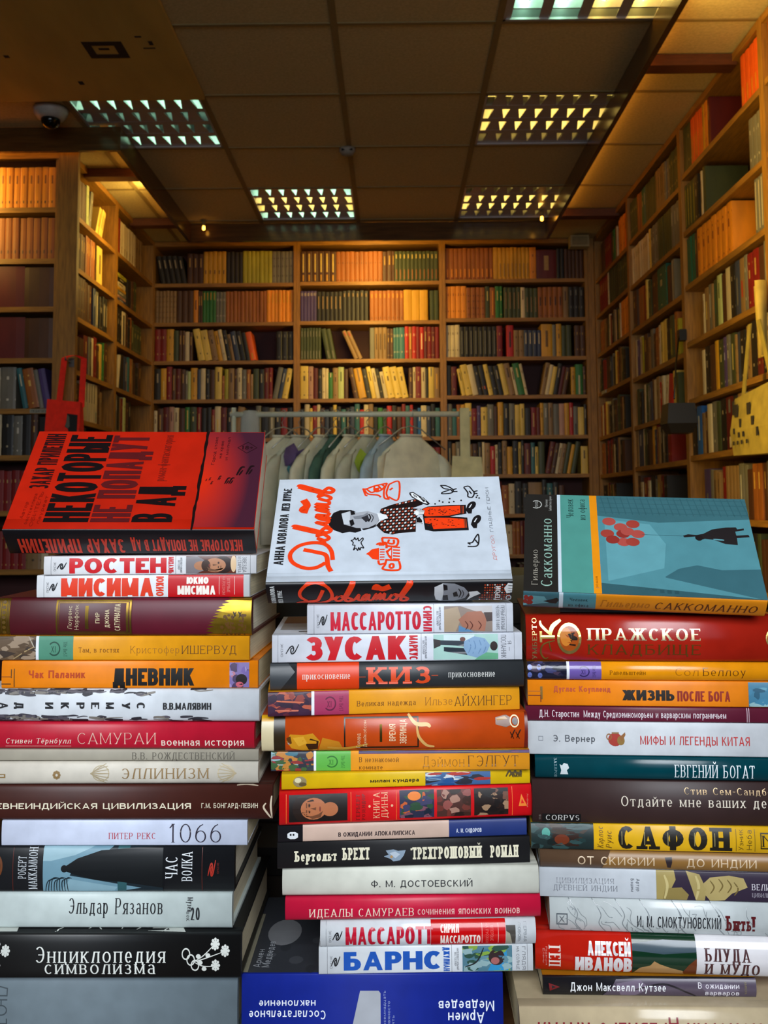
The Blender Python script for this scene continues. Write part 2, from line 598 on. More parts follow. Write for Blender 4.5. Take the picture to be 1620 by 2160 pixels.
def make_stack(rows, group, ztop0, gap=.0004):
    """rows, top down: (label, quad, cover, options). Books lie on each other from the top edge ztop0 down."""
    fr = [spine_frame(r[1], .80 + r[3].get('dy', 0), r[3].get('ratio')) for r in rows]
    bounds = [ztop0]
    for a, b in zip(fr, fr[1:]):
        bounds.append(.5 * (a[5] + b[4]))
    bounds.append(TABLE)
    out = []
    for k, (label, q, cover, op) in enumerate(rows):
        xl, DL, xr, DR = fr[k][:4]
        d = Vector((xr - xl, DR - DL, 0))
        L = d.length
        ex = d.normalized()
        ey = Vector((-ex.y, ex.x, 0))
        M = Matrix.Identity(4)
        for i in range(3):
            M[i][0], M[i][1], M[i][2] = ex[i], ey[i], (0, 0, 1)[i]
        M[0][3], M[1][3], M[2][3] = xl, DL, bounds[k + 1]
        T = bounds[k] - bounds[k + 1] - gap
        b = Book(label, M, L, op.get('W', .13), T, cover, .5 * (q[0][0] + q[3][0]), .5 * (q[1][0] + q[2][0]), op.get('hard', False),
                 op.get('rough', .42), group, op.get('bulge'), op.get('page', k % 3))
        out.append(b)
    return out, bounds[-1]


def tilted(label, cq, bottom_px, cover, D, hard, group, rough=.4, bulge=None, hinge=.0045):
    """a book propped so that its front cover faces the viewer. cq: cover corners FL FR RR RL in the photograph"""
    a, b, c, d = (ray(*p) for p in cq)
    A3 = Matrix(((-b.x, c.x, -d.x), (-b.y, c.y, -d.y), (-b.z, c.z, -d.z)))
    be, ga, de = A3.inverted() @ Vector((-a.x, -a.y, -a.z))
    A, B, C, Dp = a * D, b * be * D, c * ga * D, d * de * D
    A, B, C, Dp = (p + Vector((0, 0, EYE)) for p in (A, B, C, Dp))
    ex = (B - A).normalized()
    ey = (Dp - A)
    ey = (ey - ex * ey.dot(ex)).normalized()
    ez = ex.cross(ey)
    L = .5 * ((B - A).length + (C - Dp).length)
    W = .5 * ((Dp - A) + (C - B)).dot(ey)
    lo, hi = .005, .06
    for _ in range(40):
        T = .5 * (lo + hi)
        if proj(A + ex * L / 2 - ez * T)[1] < bottom_px:
            lo = T
        else:
            hi = T
    M = Matrix.Identity(4)
    O = A - ez * T
    for i in range(3):
        M[i][0], M[i][1], M[i][2], M[i][3] = ex[i], ey[i], ez[i], O[i]
    bk = Book(label, M, L, W, T, cover, cq[0][0], cq[1][0], hard, rough, group, bulge, hinge=hinge)
    zlow = min(O.z, (O + ex * L).z)
    return bk, M, zlow


def prop_wedge(bk, M, zb, label):
    """dark display wedge that holds the propped book, standing on the book below"""
    x0, x1 = .03, bk.L - .03
    P = [M @ Vector((x, y, -.0006)) for x in (x0, x1) for y in (.03, bk.W - .012)]
    vs = []
    for a, b in ((P[0], P[1]), (P[2], P[3])):
        vs += [a, b, Vector((b.x, b.y, zb)), Vector((a.x, a.y, zb))]
    o = mesh_obj('display_wedge', [v - Vector((vs[3])) for v in vs], [(0, 1, 2, 3), (7, 6, 5, 4), (0, 4, 5, 1), (1, 5, 6, 2), (2, 6, 7, 3), (3, 7, 4, 0)],
                 mat('2a1c12', .5, tag='dark_wood', stretch=(3, 30, 30), noise=.25))
    o.location = vs[3]
    tag(o, label, 'book stand')
# ------------------------------------------------------------------ room shell
H = EYE + 1.743                   # ceiling
GX, GY, TS = -.2035, 3.3452, .6   # ceiling grid
XR, XL, YB = 1.33, -1.565, 6.19   # faces of the right, left and back bookcases
ZS = [1.46, 1.205, .948, .69, .435, .188, -.07, -.33, -.6, -.9]

M_WOOD = mat('946622', .5, noise=.3, scale=9, tag='varnished_shelf_wood', stretch=(1.2, 14, 14))
M_WOODV = mat('946622', .5, noise=.3, scale=9, tag='varnished_upright_wood', stretch=(14, 14, 1.2))
M_BACK = mat('3c1210', .7, noise=.15, scale=6, tag='maroon_back_panel')
M_TILE = mat('c4b07c', .95, noise=.12, scale=90, tag='ceiling_tile', bump=.2)
M_GRID = mat('8a7446', .7, tag='grid_bar')
M_FASC = mat('54381a', .2, noise=.25, scale=6, tag='dark_varnished_board', stretch=(1, 1, 12))
M_WALL = mat('7c6a50', .9, noise=.1, scale=5, tag='wall_paint')
M_PANEL = mat('c4a250', .75, noise=.14, scale=3, tag='brown_board', stretch=(2, .6, 1))

struct('floor', Geo().box(-2.75, -1.6, -.05, 1.75, 6.6, 0), mat('4a3422', .45, noise=.25, scale=5, tag='floor_boards', stretch=(12, 1, 1)))
struct('wall_back', Geo().box(-2.75, 6.455, 0, 1.75, 6.6, H), M_WALL)
struct('wall_right', Geo().box(1.6, -1.6, 0, 1.75, 6.455, H), M_WALL)
struct('wall_left', Geo().box(-2.75, -1.6, 0, -2.62, 6.455, H), M_WALL)
gw = Geo().box(-2.62, -1.6, 0, 1.6, -1.5, .85).box(-2.62, -1.6, H - .2, 1.6, -1.5, H)
gw.box(-2.62, -1.6, .85, -2.2, -1.5, H - .2).box(1.2, -1.6, .85, 1.6, -1.5, H - .2)
struct('wall_front', gw, M_WALL)
wf = Geo()
for x in (-2.2, -1.07, .03, 1.15):
    wf.box(x, -1.58, .85, x + .05, -1.53, H - .2)
wf.box(-2.2, -1.58, .85, 1.2, -1.53, .9).box(-2.2, -1.58, H - .25, 1.2, -1.53, H - .2)
struct('window_1', wf, mat('c8c8c4', .5, tag='window_frame'))

FIX = {(-2, 1): 'x', (1, 1): 'x', (-1, 3): 'x', (1, 3): 'x', (1, -1): 'y'}   # cells that hold a light fixture
gc = Geo()
gg = Geo()
for i in range(-5, 4):
    for j in range(-9, 6):
        x0, y0 = GX + i * TS, GY + j * TS
        x1, y1 = min(x0 + TS, 1.6), min(y0 + TS, 6.455)
        x0, y0 = max(x0, -2.62), max(y0, -1.5)
        if x1 - x0 < .02 or y1 - y0 < .02:
            continue
        if (i, j) not in FIX:
            gc.box(x0 + .001, y0 + .001, H, x1 - .001, y1 - .001, H + .015)
for i in range(-4, 4):
    x = GX + i * TS
    if -2.6 < x < 1.6:
        gg.box(x - .012, -1.5, H - .005, x + .012, 6.2, H + .003)
for j in range(-8, 6):
    y = GY + j * TS
    gg.box(-2.62, y - .008, H - .0045, 1.6, y + .008, H + .003)
struct('ceiling', gc.box(-2.75, -1.6, H + .13, 1.75, 6.6, H + .2), M_TILE)
struct('trim_1', gg, M_GRID)
# flat brown board mounted under the left front of the ceiling
gp = Geo().box(-2.6, .2, H - .022, -.79, 3.94, H - .006)
pb = struct('ceiling_board', gp, M_PANEL)
gm = Geo()
_r = random.Random(5)
for x0, y0, x1, y1 in ((-1.15, 3.42, -1.0, 3.45), (-1.15, 3.45, -1.12, 3.55), (-1.035, 3.45, -1.0, 3.55), (-1.12, 3.52, -1.035, 3.55), (-1.1, 3.47, -1.06, 3.485)):
    gm.box(x0, y0, H - .0232, x1, y1, H - .022)
gm.box(-1.48, 3.52, H - .0232, -1.46, 3.54, H - .022).box(-1.27, 3.75, H - .0232, -1.25, 3.78, H - .022)
gm.box(-.94, 3.38, H - .0231, -.915, 3.39, H - .022).box(-.9, 3.42, H - .0231, -.885, 3.45, H - .022).box(-.93, 3.47, H - .0231, -.885, 3.478, H - .022)
gm.obj('dark_stain', mat('1c120a', .8, tag='dark_mark'), pb)

# hanging dark fascia boards around the room, in front of the bookcases
FB = H - .118
for k, (x0, y0, x1, y1) in enumerate(((.95, .3, .972, 5.81), (-1.262, 5.79, .95, 5.812), (-1.262, 4.28, -1.24, 5.79), (-2.6, 4.258, -1.24, 4.28))):
    struct('trim_%d' % (k + 2), Geo().box(x0, y0, FB, x1, y1, H - .006), M_FASC)
# battens from fascia to bookcase
g = Geo()
for y in (3.6, 5.55, 1.7):
    g.box(.972, y, H - .05, XR + .02, y + .075, H - .006)
for y in (4.8, 5.66):
    g.box(XL - .02, y, H - .05, -1.262, y + .075, H - .006)
struct('trim_7', Geo().box(1.29, YB + .001, 0, XR - .001, YB + .02, H - .006), M_WOODV)
struct('trim_6', g, mat('5a3014', .5, noise=.2, scale=9, tag='brown_batten', stretch=(2, 12, 12)))

# ------------------------------------------------------------------ louvred light fixtures
M_ALU = mat('b0a8a6', .34, .25, noise=.05, tag='brushed_louvre')
M_LIN = mat('3c3a36', .5, noise=.05, tag='fixture_housing')
M_TEAL = mat('b4ffd8', .4, noise=0, emit=26, tag='cool_tube')
M_YEL = mat('ffe070', .4, noise=0, emit=26, tag='warm_tube')
M_OFF = mat('8a8a86', .4, noise=0, tag='unlit_tube')


def fixture(i, j, axis, lamps, label, wn=.016, wf_=.037):
    c = Vector((GX + (i + .5) * TS, GY + (j + .5) * TS, H))
    M = Matrix.Translation(c) @ Matrix.Rotation(math.pi / 2 if axis == 'y' else 0, 4, 'Z')
    root = empty('ceiling_light', M, label, 'ceiling light', 'square louvred ceiling lights')
    h = .29
    g = Geo()
    g.box(-h, -h, .085, h, h, .095)
    for s in (-1, 1):
        g.box(s * h - .004, -h, 0, s * h + .004, h, .09).box(-h, s * h - .004, 0, h, s * h + .004, .09)
    g.obj('housing', M_LIN, root)
    g = Geo()
    for s in (-1, 1):
        g.box(min(s * h, s * (h - .012)), -h, -.004, max(s * h, s * (h - .012)), h, .004).box(-h, min(s * h, s * (h - .012)), -.004, h, max(s * h, s * (h - .012)), .004)
    g.obj('frame', M_ALU, root)
    g = Geo()                     # lengthwise V reflectors
    for k in range(5):
        y = -h + .012 + k * (2 * h - .024) / 4
        g.add([(-h, y - .02, .003), (-h, y + .02, .003), (-h, y, .052), (h, y - .02, .003), (h, y + .02, .003), (h, y, .052)],
              [(0, 1, 4, 3), (1, 2, 5, 4), (2, 0, 3, 5), (0, 2, 1), (3, 4, 5)])
    g.obj('reflector', M_ALU, root)
    g = Geo()                     # cross blades
    for k in range(1, 8):
        x = -h + k * 2 * h / 8
        for q in range(4):
            y0 = -h + .012 + q * (2 * h - .024) / 4 + .004
            y1 = y0 + (2 * h - .024) / 4 - .008
            ym = (y0 + y1) / 2
            g.add([(x - wn, y0, .004), (x + wn, y0, .004), (x + wf_, y1, .004), (x - wf_, y1, .004), (x, y0, .05), (x, y1, .05), (x, ym, .03)],
                  [(0, 3, 2, 1), (0, 4, 6, 5, 3), (1, 2, 5, 6, 4), (0, 1, 4), (3, 5, 2)])
    g.obj('cross_blade', M_ALU, root)
    for q, lm in enumerate(lamps):
        y = -h + .012 + (q + .5) * (2 * h - .024) / 4
        Geo().tube([(-h + .02, y, .066), (h - .02, y, .066)], .013, 10).obj('fluorescent_tube', {'t': M_TEAL, 'y': M_YEL, 'o': M_OFF}[lm], root, True)


fixture(-2, 1, 'x', 'toot', 'louvred ceiling light beside the dome camera, only outer tubes glowing pale green')
fixture(1, 1, 'x', 'oyyo', 'louvred ceiling light by the right fascia with two yellow tubes, nearer one')
fixture(-1, 3, 'x', 'tyyt', 'louvred ceiling light before the back bookcases with four glowing tubes')
fixture(1, 3, 'x', 'oyyo', 'louvred ceiling light in the far right corner with two yellow tubes')
fixture(1, -1, 'y', 'yytt', 'brightest ceiling light at the top edge, half yellow and half green', .004, .004)

# warm strip lights on the outer face of the fascia
M_STRIP = mat('ffae3c', .4, noise=0, emit=9, tag='amber_strip')
WARM = (1, .67, .17)


def strip(a, b, label, power, aim):
    a, b = Vector(a), Vector(b)
    root = empty('strip_light', (a + b) / 2, label, 'strip light', 'amber strip lights above the shelves')
    d = (b - a) / 2
    n = Vector((-d.y, d.x, 0)).normalized()
    Geo().tube([-d, d], .006, 8).obj('amber_tube', M_STRIP, root, True)
    g = Geo()
    for s in (-1, 1):
        p = d * s
        g.box(p.x - .015, p.y - .015, -.012, p.x + .015, p.y + .015, .03)
    g.obj('bracket', M_GRID, root)
    L = area('strip_glow', (a + b) / 2 + Vector((0, 0, -.012)) + Vector(aim) * .02, (a + b) / 2 + Vector(aim), .03, (b - a).length, power, WARM)
    return L


strip((.992, .6, H - .05), (.992, 5.6, H - .05), 'long amber strip light behind the right fascia board', 30, (1, 0, -.25))
strip((-1.282, 4.5, H - .05), (-1.282, 5.6, H - .05), 'short amber strip light behind the left fascia board', 8, (-1, 0, -.3))
l3 = strip((-1.1, 5.834, H - .05), (.85, 5.834, H - .05), 'amber strip light behind the back fascia board', 15, (0, 1, -.35))
l4 = strip((-2.5, 4.302, H - .05), (-1.4, 4.302, H - .05), 'amber strip light above the left front bookcase', 5, (0, 1, -.4))


def spot(x, y, label):  # glowing bead added in place of an amber reflection in the varnished trim
    root = empty('reflection_glow', (x, y, H - .006), label, 'reflection glow', 'small amber glows imitating reflections at the fascia corners')
    Geo().tube([(0, 0, 0), (0, 0, -.03)], .012, 10).obj('glow_stem', M_GRID, root, True)
    Geo().tube([(0, 0, -.03), (0, 0, -.036), (0, 0, -.052), (0, 0, -.058)], [.005, .009, .009, .004], 12).obj('bulb', mat('ffae3a', .4, noise=0, emit=10, tag='amber_bulb'), root, True)


spot(-1.15, 5.73, 'tiny amber glow imitating a reflection in the far left corner of the fascia')
spot(.9, 5.6, 'tiny amber glow imitating a reflection in the far right corner of the fascia')
# ------------------------------------------------------------------ bookcases
def frame_back(x0):
    return Matrix.Translation((x0, YB, 0))


def frame_right(y0):              # local x runs towards the viewer, local y into the case (+X)
    return Matrix(((0, 1, 0, XR), (-1, 0, 0, y0), (0, 0, 1, 0), (0, 0, 0, 1)))


def frame_left(y0):               # local x runs away from the viewer, local y into the case (-X)
    return Matrix(((0, -1, 0, XL), (1, 0, 0, y0), (0, 0, 1, 0), (0, 0, 0, 1)))


def bookcase(M, w, zs, label, up=.02, depth=.25):
    root = empty('bookcase', M, label, 'bookcase')
    zt = H - .006
    for x in (0, w - up):
        Geo().box(x, 0, 0, x + up, depth, zt).obj('side_panel', M_WOODV, root)
    for z in zs:
        Geo().box(up + .0005, .004, z - .024, w - up - .0005, depth - .008, z).obj('shelf', M_WOOD, root)
    Geo().box(up + .0005, .001, zt - .03, w - up - .0005, depth, zt).obj('top_board', M_WOOD, root)
    Geo().box(up + .0005, depth - .0075, .0, w - up - .0005, depth, zt - .0305).obj('back_panel', M_BACK, root)
    Geo().box(up + .0005, .02, .0, w - up - .0005, .04, .09).obj('plinth', M_WOOD, root)
    return root


ZB = [[EYE + z for z in q] for q in ([1.458, 1.197, .943, .689, .432, .186, -.07, -.33, -.6, -.9],
                                    [1.462, 1.2, .946, .687, .434, .186, -.07, -.33, -.6, -.9],
                                    [1.47, 1.211, .954, .701, .438, .186, -.07, -.33, -.6, -.9])]
BWD = .9574
BX0 = -1.583
for k, nm in enumerate(('left bay of the back wall', 'middle bay of the back wall', 'right bay of the back wall')):
    bookcase(frame_back(BX0 + k * BWD), BWD - .001, ZB[k], 'wooden bookcase filled with old books, %s' % nm)
RY = [YB - .006, 5.297, 4.312, 3.327, 2.342]
ZRT = [[EYE + z for z in q] for q in ([1.447, 1.211, .958, .702, .42, .177, -.07, -.33, -.6, -.9],
                                     [1.458, 1.2, .952, .682, .416, .191, -.07, -.33, -.6, -.9],
                                     [1.491, 1.225, .975, .716, .457, .204, -.07, -.33, -.6, -.9],
                                     [1.50, 1.235, .98, .72, .46, .204, -.07, -.33, -.6, -.9])]
RN = ('far corner bay of the right wall', 'second bay from the corner, right wall', 'third bay from the corner, right wall', 'nearest bay of the right wall')
for k in range(4):
    bookcase(frame_right(RY[k]), RY[k] - RY[k + 1] - .001, ZRT[k], 'wooden bookcase of mixed books, %s' % RN[k])
LY = [4.625, 5.34, YB - .006]
ZLT = [[EYE + z for z in q] for q in ([1.45, 1.19, .944, .675, .434, .18, -.07, -.33, -.6, -.9], [1.454, 1.178, .933, .673, .43, .18, -.07, -.33, -.6, -.9])]
LN = ('nearer bay of the left side wall', 'corner bay of the left side wall')
for k in range(2):
    bookcase(frame_left(LY[k]), LY[k + 1] - LY[k] - .001, ZLT[k], 'narrow wooden bookcase, %s' % LN[k])
# bookcase that faces the viewer at the far left, with a wide pilaster at its right end
YF = 4.36
ZF = [EYE + z * YF / 4.6 for z in (1.472, 1.215, .975, .722, .474, .248, -.02, -.3, -.6, -.9)]
FX0, FW = -2.6, 2.6 - 1.55
MF = Matrix.Translation((FX0, YF, 0))
_bf = bookcase(MF, FW, ZF, 'wooden bookcase facing the viewer at the far left')
Geo().box(0, -.012, EYE + 1.625, FW, -.0005, H - .006).obj('cornice', M_WOOD, _bf)
pil = Geo().box(-1.549, YF - .03, 0, -1.456, YF - .0005, H - .007)
tag(pil.obj('end_panel', M_WOODV), 'wide wooden end panel beside the left front bookcase', 'panel')
struct('wall_inner', Geo().box(-2.6, 4.62, 0, -1.835, 6.44, H - .002), M_WALL)

# ------------------------------------------------------------------ shelved books
PAL = {'k': ('1c1814', 'black'), 'b': ('4a2a14', 'dark brown'), 'r': ('7a1210', 'dark red'), 'R': ('b01812', 'red'), 'o': ('96541a', 'tan brown'),
       'y': ('c8921e', 'ochre'), 'Y': ('d8b856', 'pale yellow'), 'w': ('c9b894', 'cream'), 'g': ('3c4426', 'olive green'), 'G': ('2c7030', 'green'),
       't': ('2e666c', 'teal'), 'u': ('323c56', 'slate blue'), 's': ('6e6a5e', 'grey'), 'l': ('a39a22', 'lime'), 'm': ('5c140f', 'maroon'),
       'n': ('8a6a40', 'light brown'), 'p': ('b08472', 'dusty pink'), 'O': ('e25a14', 'orange'), 'B': ('1c62b0', 'bright blue'), 'L': ('b4c080', 'pale green'),
       'T': ('0f5c48', 'bottle green'), 'v': ('4a3a6e', 'violet'), 'e': ('e08a1e', 'amber')}
BAND = {'k': 'a09070', 'b': 'b08838', 'r': 'b89048', 'R': 'e0c8a0', 'o': 'd8a848', 'y': '6a4a14', 'Y': '5a4420', 'w': '5a3a24', 'g': 'b8a860', 'G': 'c0b060',
        't': 'c0b89a', 'u': 'b0aaa0', 's': 'c0b8a4', 'l': '5a5a1c', 'm': 'a88448', 'n': '3e2a18', 'p': '5a2a24', 'O': '3a1a10', 'B': 'c8d0d8', 'L': '4a5a30',
        'T': 'a8a070', 'v': 'b0a8c0', 'e': '8a3c10'}
ALLB = []
TOK = re.compile(r'^(\d*)([A-Za-z_])([\d.]*)([<>]*)((?:h\d+)?)((?:![A-Za-z]\d+-\d+)*)$')
ORD = ['', 'first', 'second', 'third', 'fourth', 'fifth', 'sixth', 'seventh', 'eighth', 'ninth', 'tenth', 'eleventh', 'twelfth', 'thirteenth', 'fourteenth',
       'fifteenth', 'sixteenth', 'seventeenth', 'eighteenth', 'nineteenth', 'twentieth', 'twenty-first', 'twenty-second', 'twenty-third', 'twenty-fourth',
       'twenty-fifth', 'twenty-sixth', 'twenty-seventh', 'twenty-eighth', 'twenty-ninth', 'thirtieth'] + ['thirty-' + q for q in
       ('first', 'second', 'third', 'fourth', 'fifth', 'sixth', 'seventh', 'eighth', 'ninth')] + ['fortieth'] + ['forty-' + q for q in ('first', 'second', 'third', 'fourth', 'fifth', 'sixth', 'seventh', 'eighth', 'ninth')] + ['fiftieth']
SHN = ('top', 'second', 'third', 'fourth', 'fifth', 'sixth', 'seventh', 'eighth')


def fill(M, x0, x1, z, spec, unit, case, row, seed, clear=.222, jit=.006, dep=(.14, .175), fit=True):
    """stand a run of books on the shelf whose top surface is z"""
    R = random.Random(seed)
    items = []
    for t in spec.split():
        n, c, w, lean, hh, bands = TOK.match(t).groups()
        n = int(n or 1)
        w = float(w or 9) * unit
        if c == '_':
            items.append(('_', w, 0, 0, None, None, 0))
            continue
        h = (int(hh[1:]) / 100 if hh else R.uniform(.8, .99)) * clear
        d = R.uniform(*dep)
        th = {'': 0, '<': -.19, '<<': -.42, '>': .19, '>>': .42}[lean]
        if bands:
            bd = [(int(q[2:].split('-')[0]) / 100, int(q.split('-')[1]) / 100, q[1]) for q in re.findall(r'![A-Za-z]\d+-\d+', bands)]
            bd = [(a, b, PAL[c_][0]) for a, b, c_ in bd]
        else:
            k = R.random()
            bc = BAND.get(c, 'a09070')
            bd = [] if k < .3 else [(.55, .85, bc)] if k < .5 else [(.7, .78, bc), (.2, .25, bc)] if k < .75 else [(.3, .8, bc)] if k < .85 else [(.8, .84, bc), (.55, .7, bc), (.1, .14, bc)]
            if R.random() < .5:
                bd = [(a, b, bc) for a, b, bc in bd]
        for q in range(n):
            hq = h if n > 1 else h
            items.append((c, w * (1 if n > 3 else R.uniform(.92, 1.08)), hq - (R.uniform(0, .004) if n > 1 else 0), d, th, bd, R.uniform(0, jit)))
    # lay out: total footprint
    tot = 0
    pl = 0
    for k, it in enumerate(items):
        c, w, h, d, th, bd, j = it
        if c == '_':
            tot += w
            pl = 0
            continue
        if th < 0 and pl >= 0:
            tot += max(0, h * math.sin(-th) * .98)
        if pl > 0 and th <= 0:
            tot += 0
        tot += w / math.cos(th)
        nx = items[k + 1][4] if k + 1 < len(items) else 0
        if th > 0 and not (nx and nx > 0):
            tot += h * math.sin(th)
        pl = th
    room = x1 - x0
    sc_ = min(1.25, (room - .002) / tot) if fit else min(1, (room - .002) / tot)
    # scale only widths of books / gaps so that the run fits
    lean_sum = 0
    wid = sum(it[1] / math.cos(it[4] or 0) for it in items)
    lean_sum = tot - wid
    ks = min(1.3, (room - .004 - lean_sum) / wid)
    if not fit:
        ks = min(1, ks)
    x = x0 + .001
    pl = 0
    num = 0
    for k, it in enumerate(items):
        c, w, h, d, th, bd, j = it
        w *= ks
        if c == '_':
            x += w
            pl = 0
            continue
        num += 1
        if th < 0 and pl >= 0:
            x += max(0, h * math.sin(-th) * .98)
        if th >= 0:
            T = Matrix.Translation((x, .012 + j, z)) @ (Matrix.Translation((0, 0, w * math.sin(th))) @ Matrix.Rotation(th, 4, 'Y') if th else Matrix.Identity(4))
        else:
            T = Matrix.Translation((x, .012 + j, z)) @ Matrix.Rotation(th, 4, 'Y')
        ALLB.append(dict(M=M @ T, w=w - .0006, h=h, d=d, c=c, bd=bd, case=case, row=row, num=num, lean=th))
        x += w / math.cos(th)
        nx = items[k + 1][4] if k + 1 < len(items) else 0
        if th > 0 and not (nx and nx > 0):
            x += h * math.sin(th)
        pl = th


U = YB / F                        # one photograph pixel at the back wall, in metres
BACKROWS = [
    ['5k11<h86 3b12h92 5y9.5h98!b30-42 4k9h97 7l8.8h99 5s9h97!k20-26!k50-56!k75-80', '6n7.8h98!b15-20!b32-36!b48-52!b64-68!b80-84 3b12.5h97 e10h98!b40-70 2b5h96 4G7.4h95!y72-95 3s7h94 11o8.2h95 7e8.3h97!y60-90',
     '2r12h97 y14h96 g11h92 2b6.5h92 w9h88 b6h86 Y14<h96 Y14<h92 n13<h92 y9<h90 w8<h94 k10<h92 n7<h80 u12<h88 k12<h88 k9<h84 O12<h86!y5-25 _42 3k12h88!s10-14!s80-90',
     'k14h92 y12h93!Y10-60 r13h98 b9h92 m11h92 b10h90 s5h86 L7h84 y14h94 u8h90 w10h92 k10h90 b11h88 Y16h96 o6h70 l8h90 n13h92 b7h90 w10h93 s10h88 o9h88 n6h74!p55-98 g13h90 k12h88 m10h92 r8h93 s12>h94 u9>h90 Y12>h90',
     'w6h84 b11h90 m10h94 p8h95 w9h92 b10h90 G9h94!Y30-90 g11h94 r8h93 k10h90 k9h92 r6h86 w10h95!Y10-60 m10h92 k10h90 n11>h93 _18 s9h96 k14h92 s9h90 k12h88 r12h88 k10h90', '5b9 3s8 2g9 4n8 3m10 2u9 5k9 2w8 3r9'],
    ['6b12.3h94!Y32-92!y4-24 10o9.6h93!b4-8!b60-64 2b10h92 b5h92 11g8.2h92!Y76-90!o8-40', '5v6.7h92!w84-94 6k8.9h90!n42-84 6k9h92!n80-92 _3 8o8.8h92!b6-14!e76-90 3y16h93 _4 2g9h90',
     '7g7h96!s4-28!s72-90 2g11<h93!s4-28 _14 2n9<<h92!R82-96 _16 s11h94 3n9.6h95 2b8h92 2t7h94 t14h94 R9h97 o8h96 R10h97 r9h96 R9h95 m8h96 r9h96 m9h95 r9h95',
     'Y18h98 p11h97 m10h92 k9h88 w7h92 w6h90 G9h78!w82-98 n12h92 L13h94 b9h88 b10<h92 y15<h90!n55-98 k10<h88 Y9<h95 w9<h90 k8<h88 w8<h80 3Y14<h94 b9h90 w6h92 r11h93 w9h91 k6h88 Y12h92!s70-98 n12h90!y30-80',
     'k8 w9 Y6 r8 w6 b9 u9 k8 Y7h96 k9 t9 k8 u9 t9 R8 w8h96 n9 k9 G9 g8 R10h92 k9 b9 r7 t9 R6 u9h80 B7 w10h92 u9 k8 t9', '5k9 3u8 2t9 4n8 3g10 2m9 5k9 2w8 3r9'],
    ['11o9.2h96!e8-34!r2-6 y11h97 8y8.2h97!n8-50 e13h96 m40h88 2k8h93 5b8h92', '4e11h98 4o10h94!b10-16!b30-36!b52-58!b70-76 g11h96 o11h92!e10-90 G10h96 G6h96 _3 4g9h93!n30-84 w9h92!b60-90 3g9h90!n20-70 5o10.6h93!k40-68!b5-10 n11h93 3k11h93!s30-38!s72-90',
     '3w9h97 8k9.5h92!s10-86 r12h93 _8 R15h94!k30-80 2n10h80 4u9h80!w48-90 y22h97 s8h95 y10h97 2g10h93 _6 2b11h93',
     'k10h90 m10h86 Y9<h80 Y13<h92 w11<h92 k9<h88 k10<h90!O20-30 Y9<h93 k10<h88 k10<h88 Y10<h94 n13<h95 w6<h84 G13<h95 w5<h94 _24 n8>h96 w8>h90 Y8>h84 k9>h93 m8>h84 b9>h80 y9h82 G15h90!w2-64 b6h84',
     's9h94 t8h80 o8h92 y8h92 Y11h96 r10h80 v8h88 Y12h84 s12h92 b8h86 y10h98!Y10-60 k11h94 s11h94!k2-50 Y9h90 Y8h93 k12h80 r11h82 m8h82 y6h95 s10h94 n9h95 s11h92 p10h93 y8h94 R8h95 s9h84!k2-40 Y11h82 k5h90',
     'k8 n7 s9 g8 w6 n8h88 b10 k8 w5 n10h92 R9h82 w5 k8 n9h98 y10h80 k11 Y5h94 k6 m12h90 t8h92 Y6h80 g12h94 m9>h94 b8>h90 w6>h90 n8>h88 g8>h92 y6>h86 g9>h94 Y12h80', 'o12 r8 g9 b10 n12 b8 k11 n6 m12 o11 w9 k12 k10 n22 k8 t10 k9 b10'],
]
for k, rows in enumerate(BACKROWS):
    for r, spec in enumerate(rows):
        fill(frame_back(BX0 + k * BWD), .021, BWD - .022, ZB[k][r], spec, U, 'back wall, %s bay' % ('left', 'middle', 'right')[k], r, 100 + k * 10 + r)
cm = .01
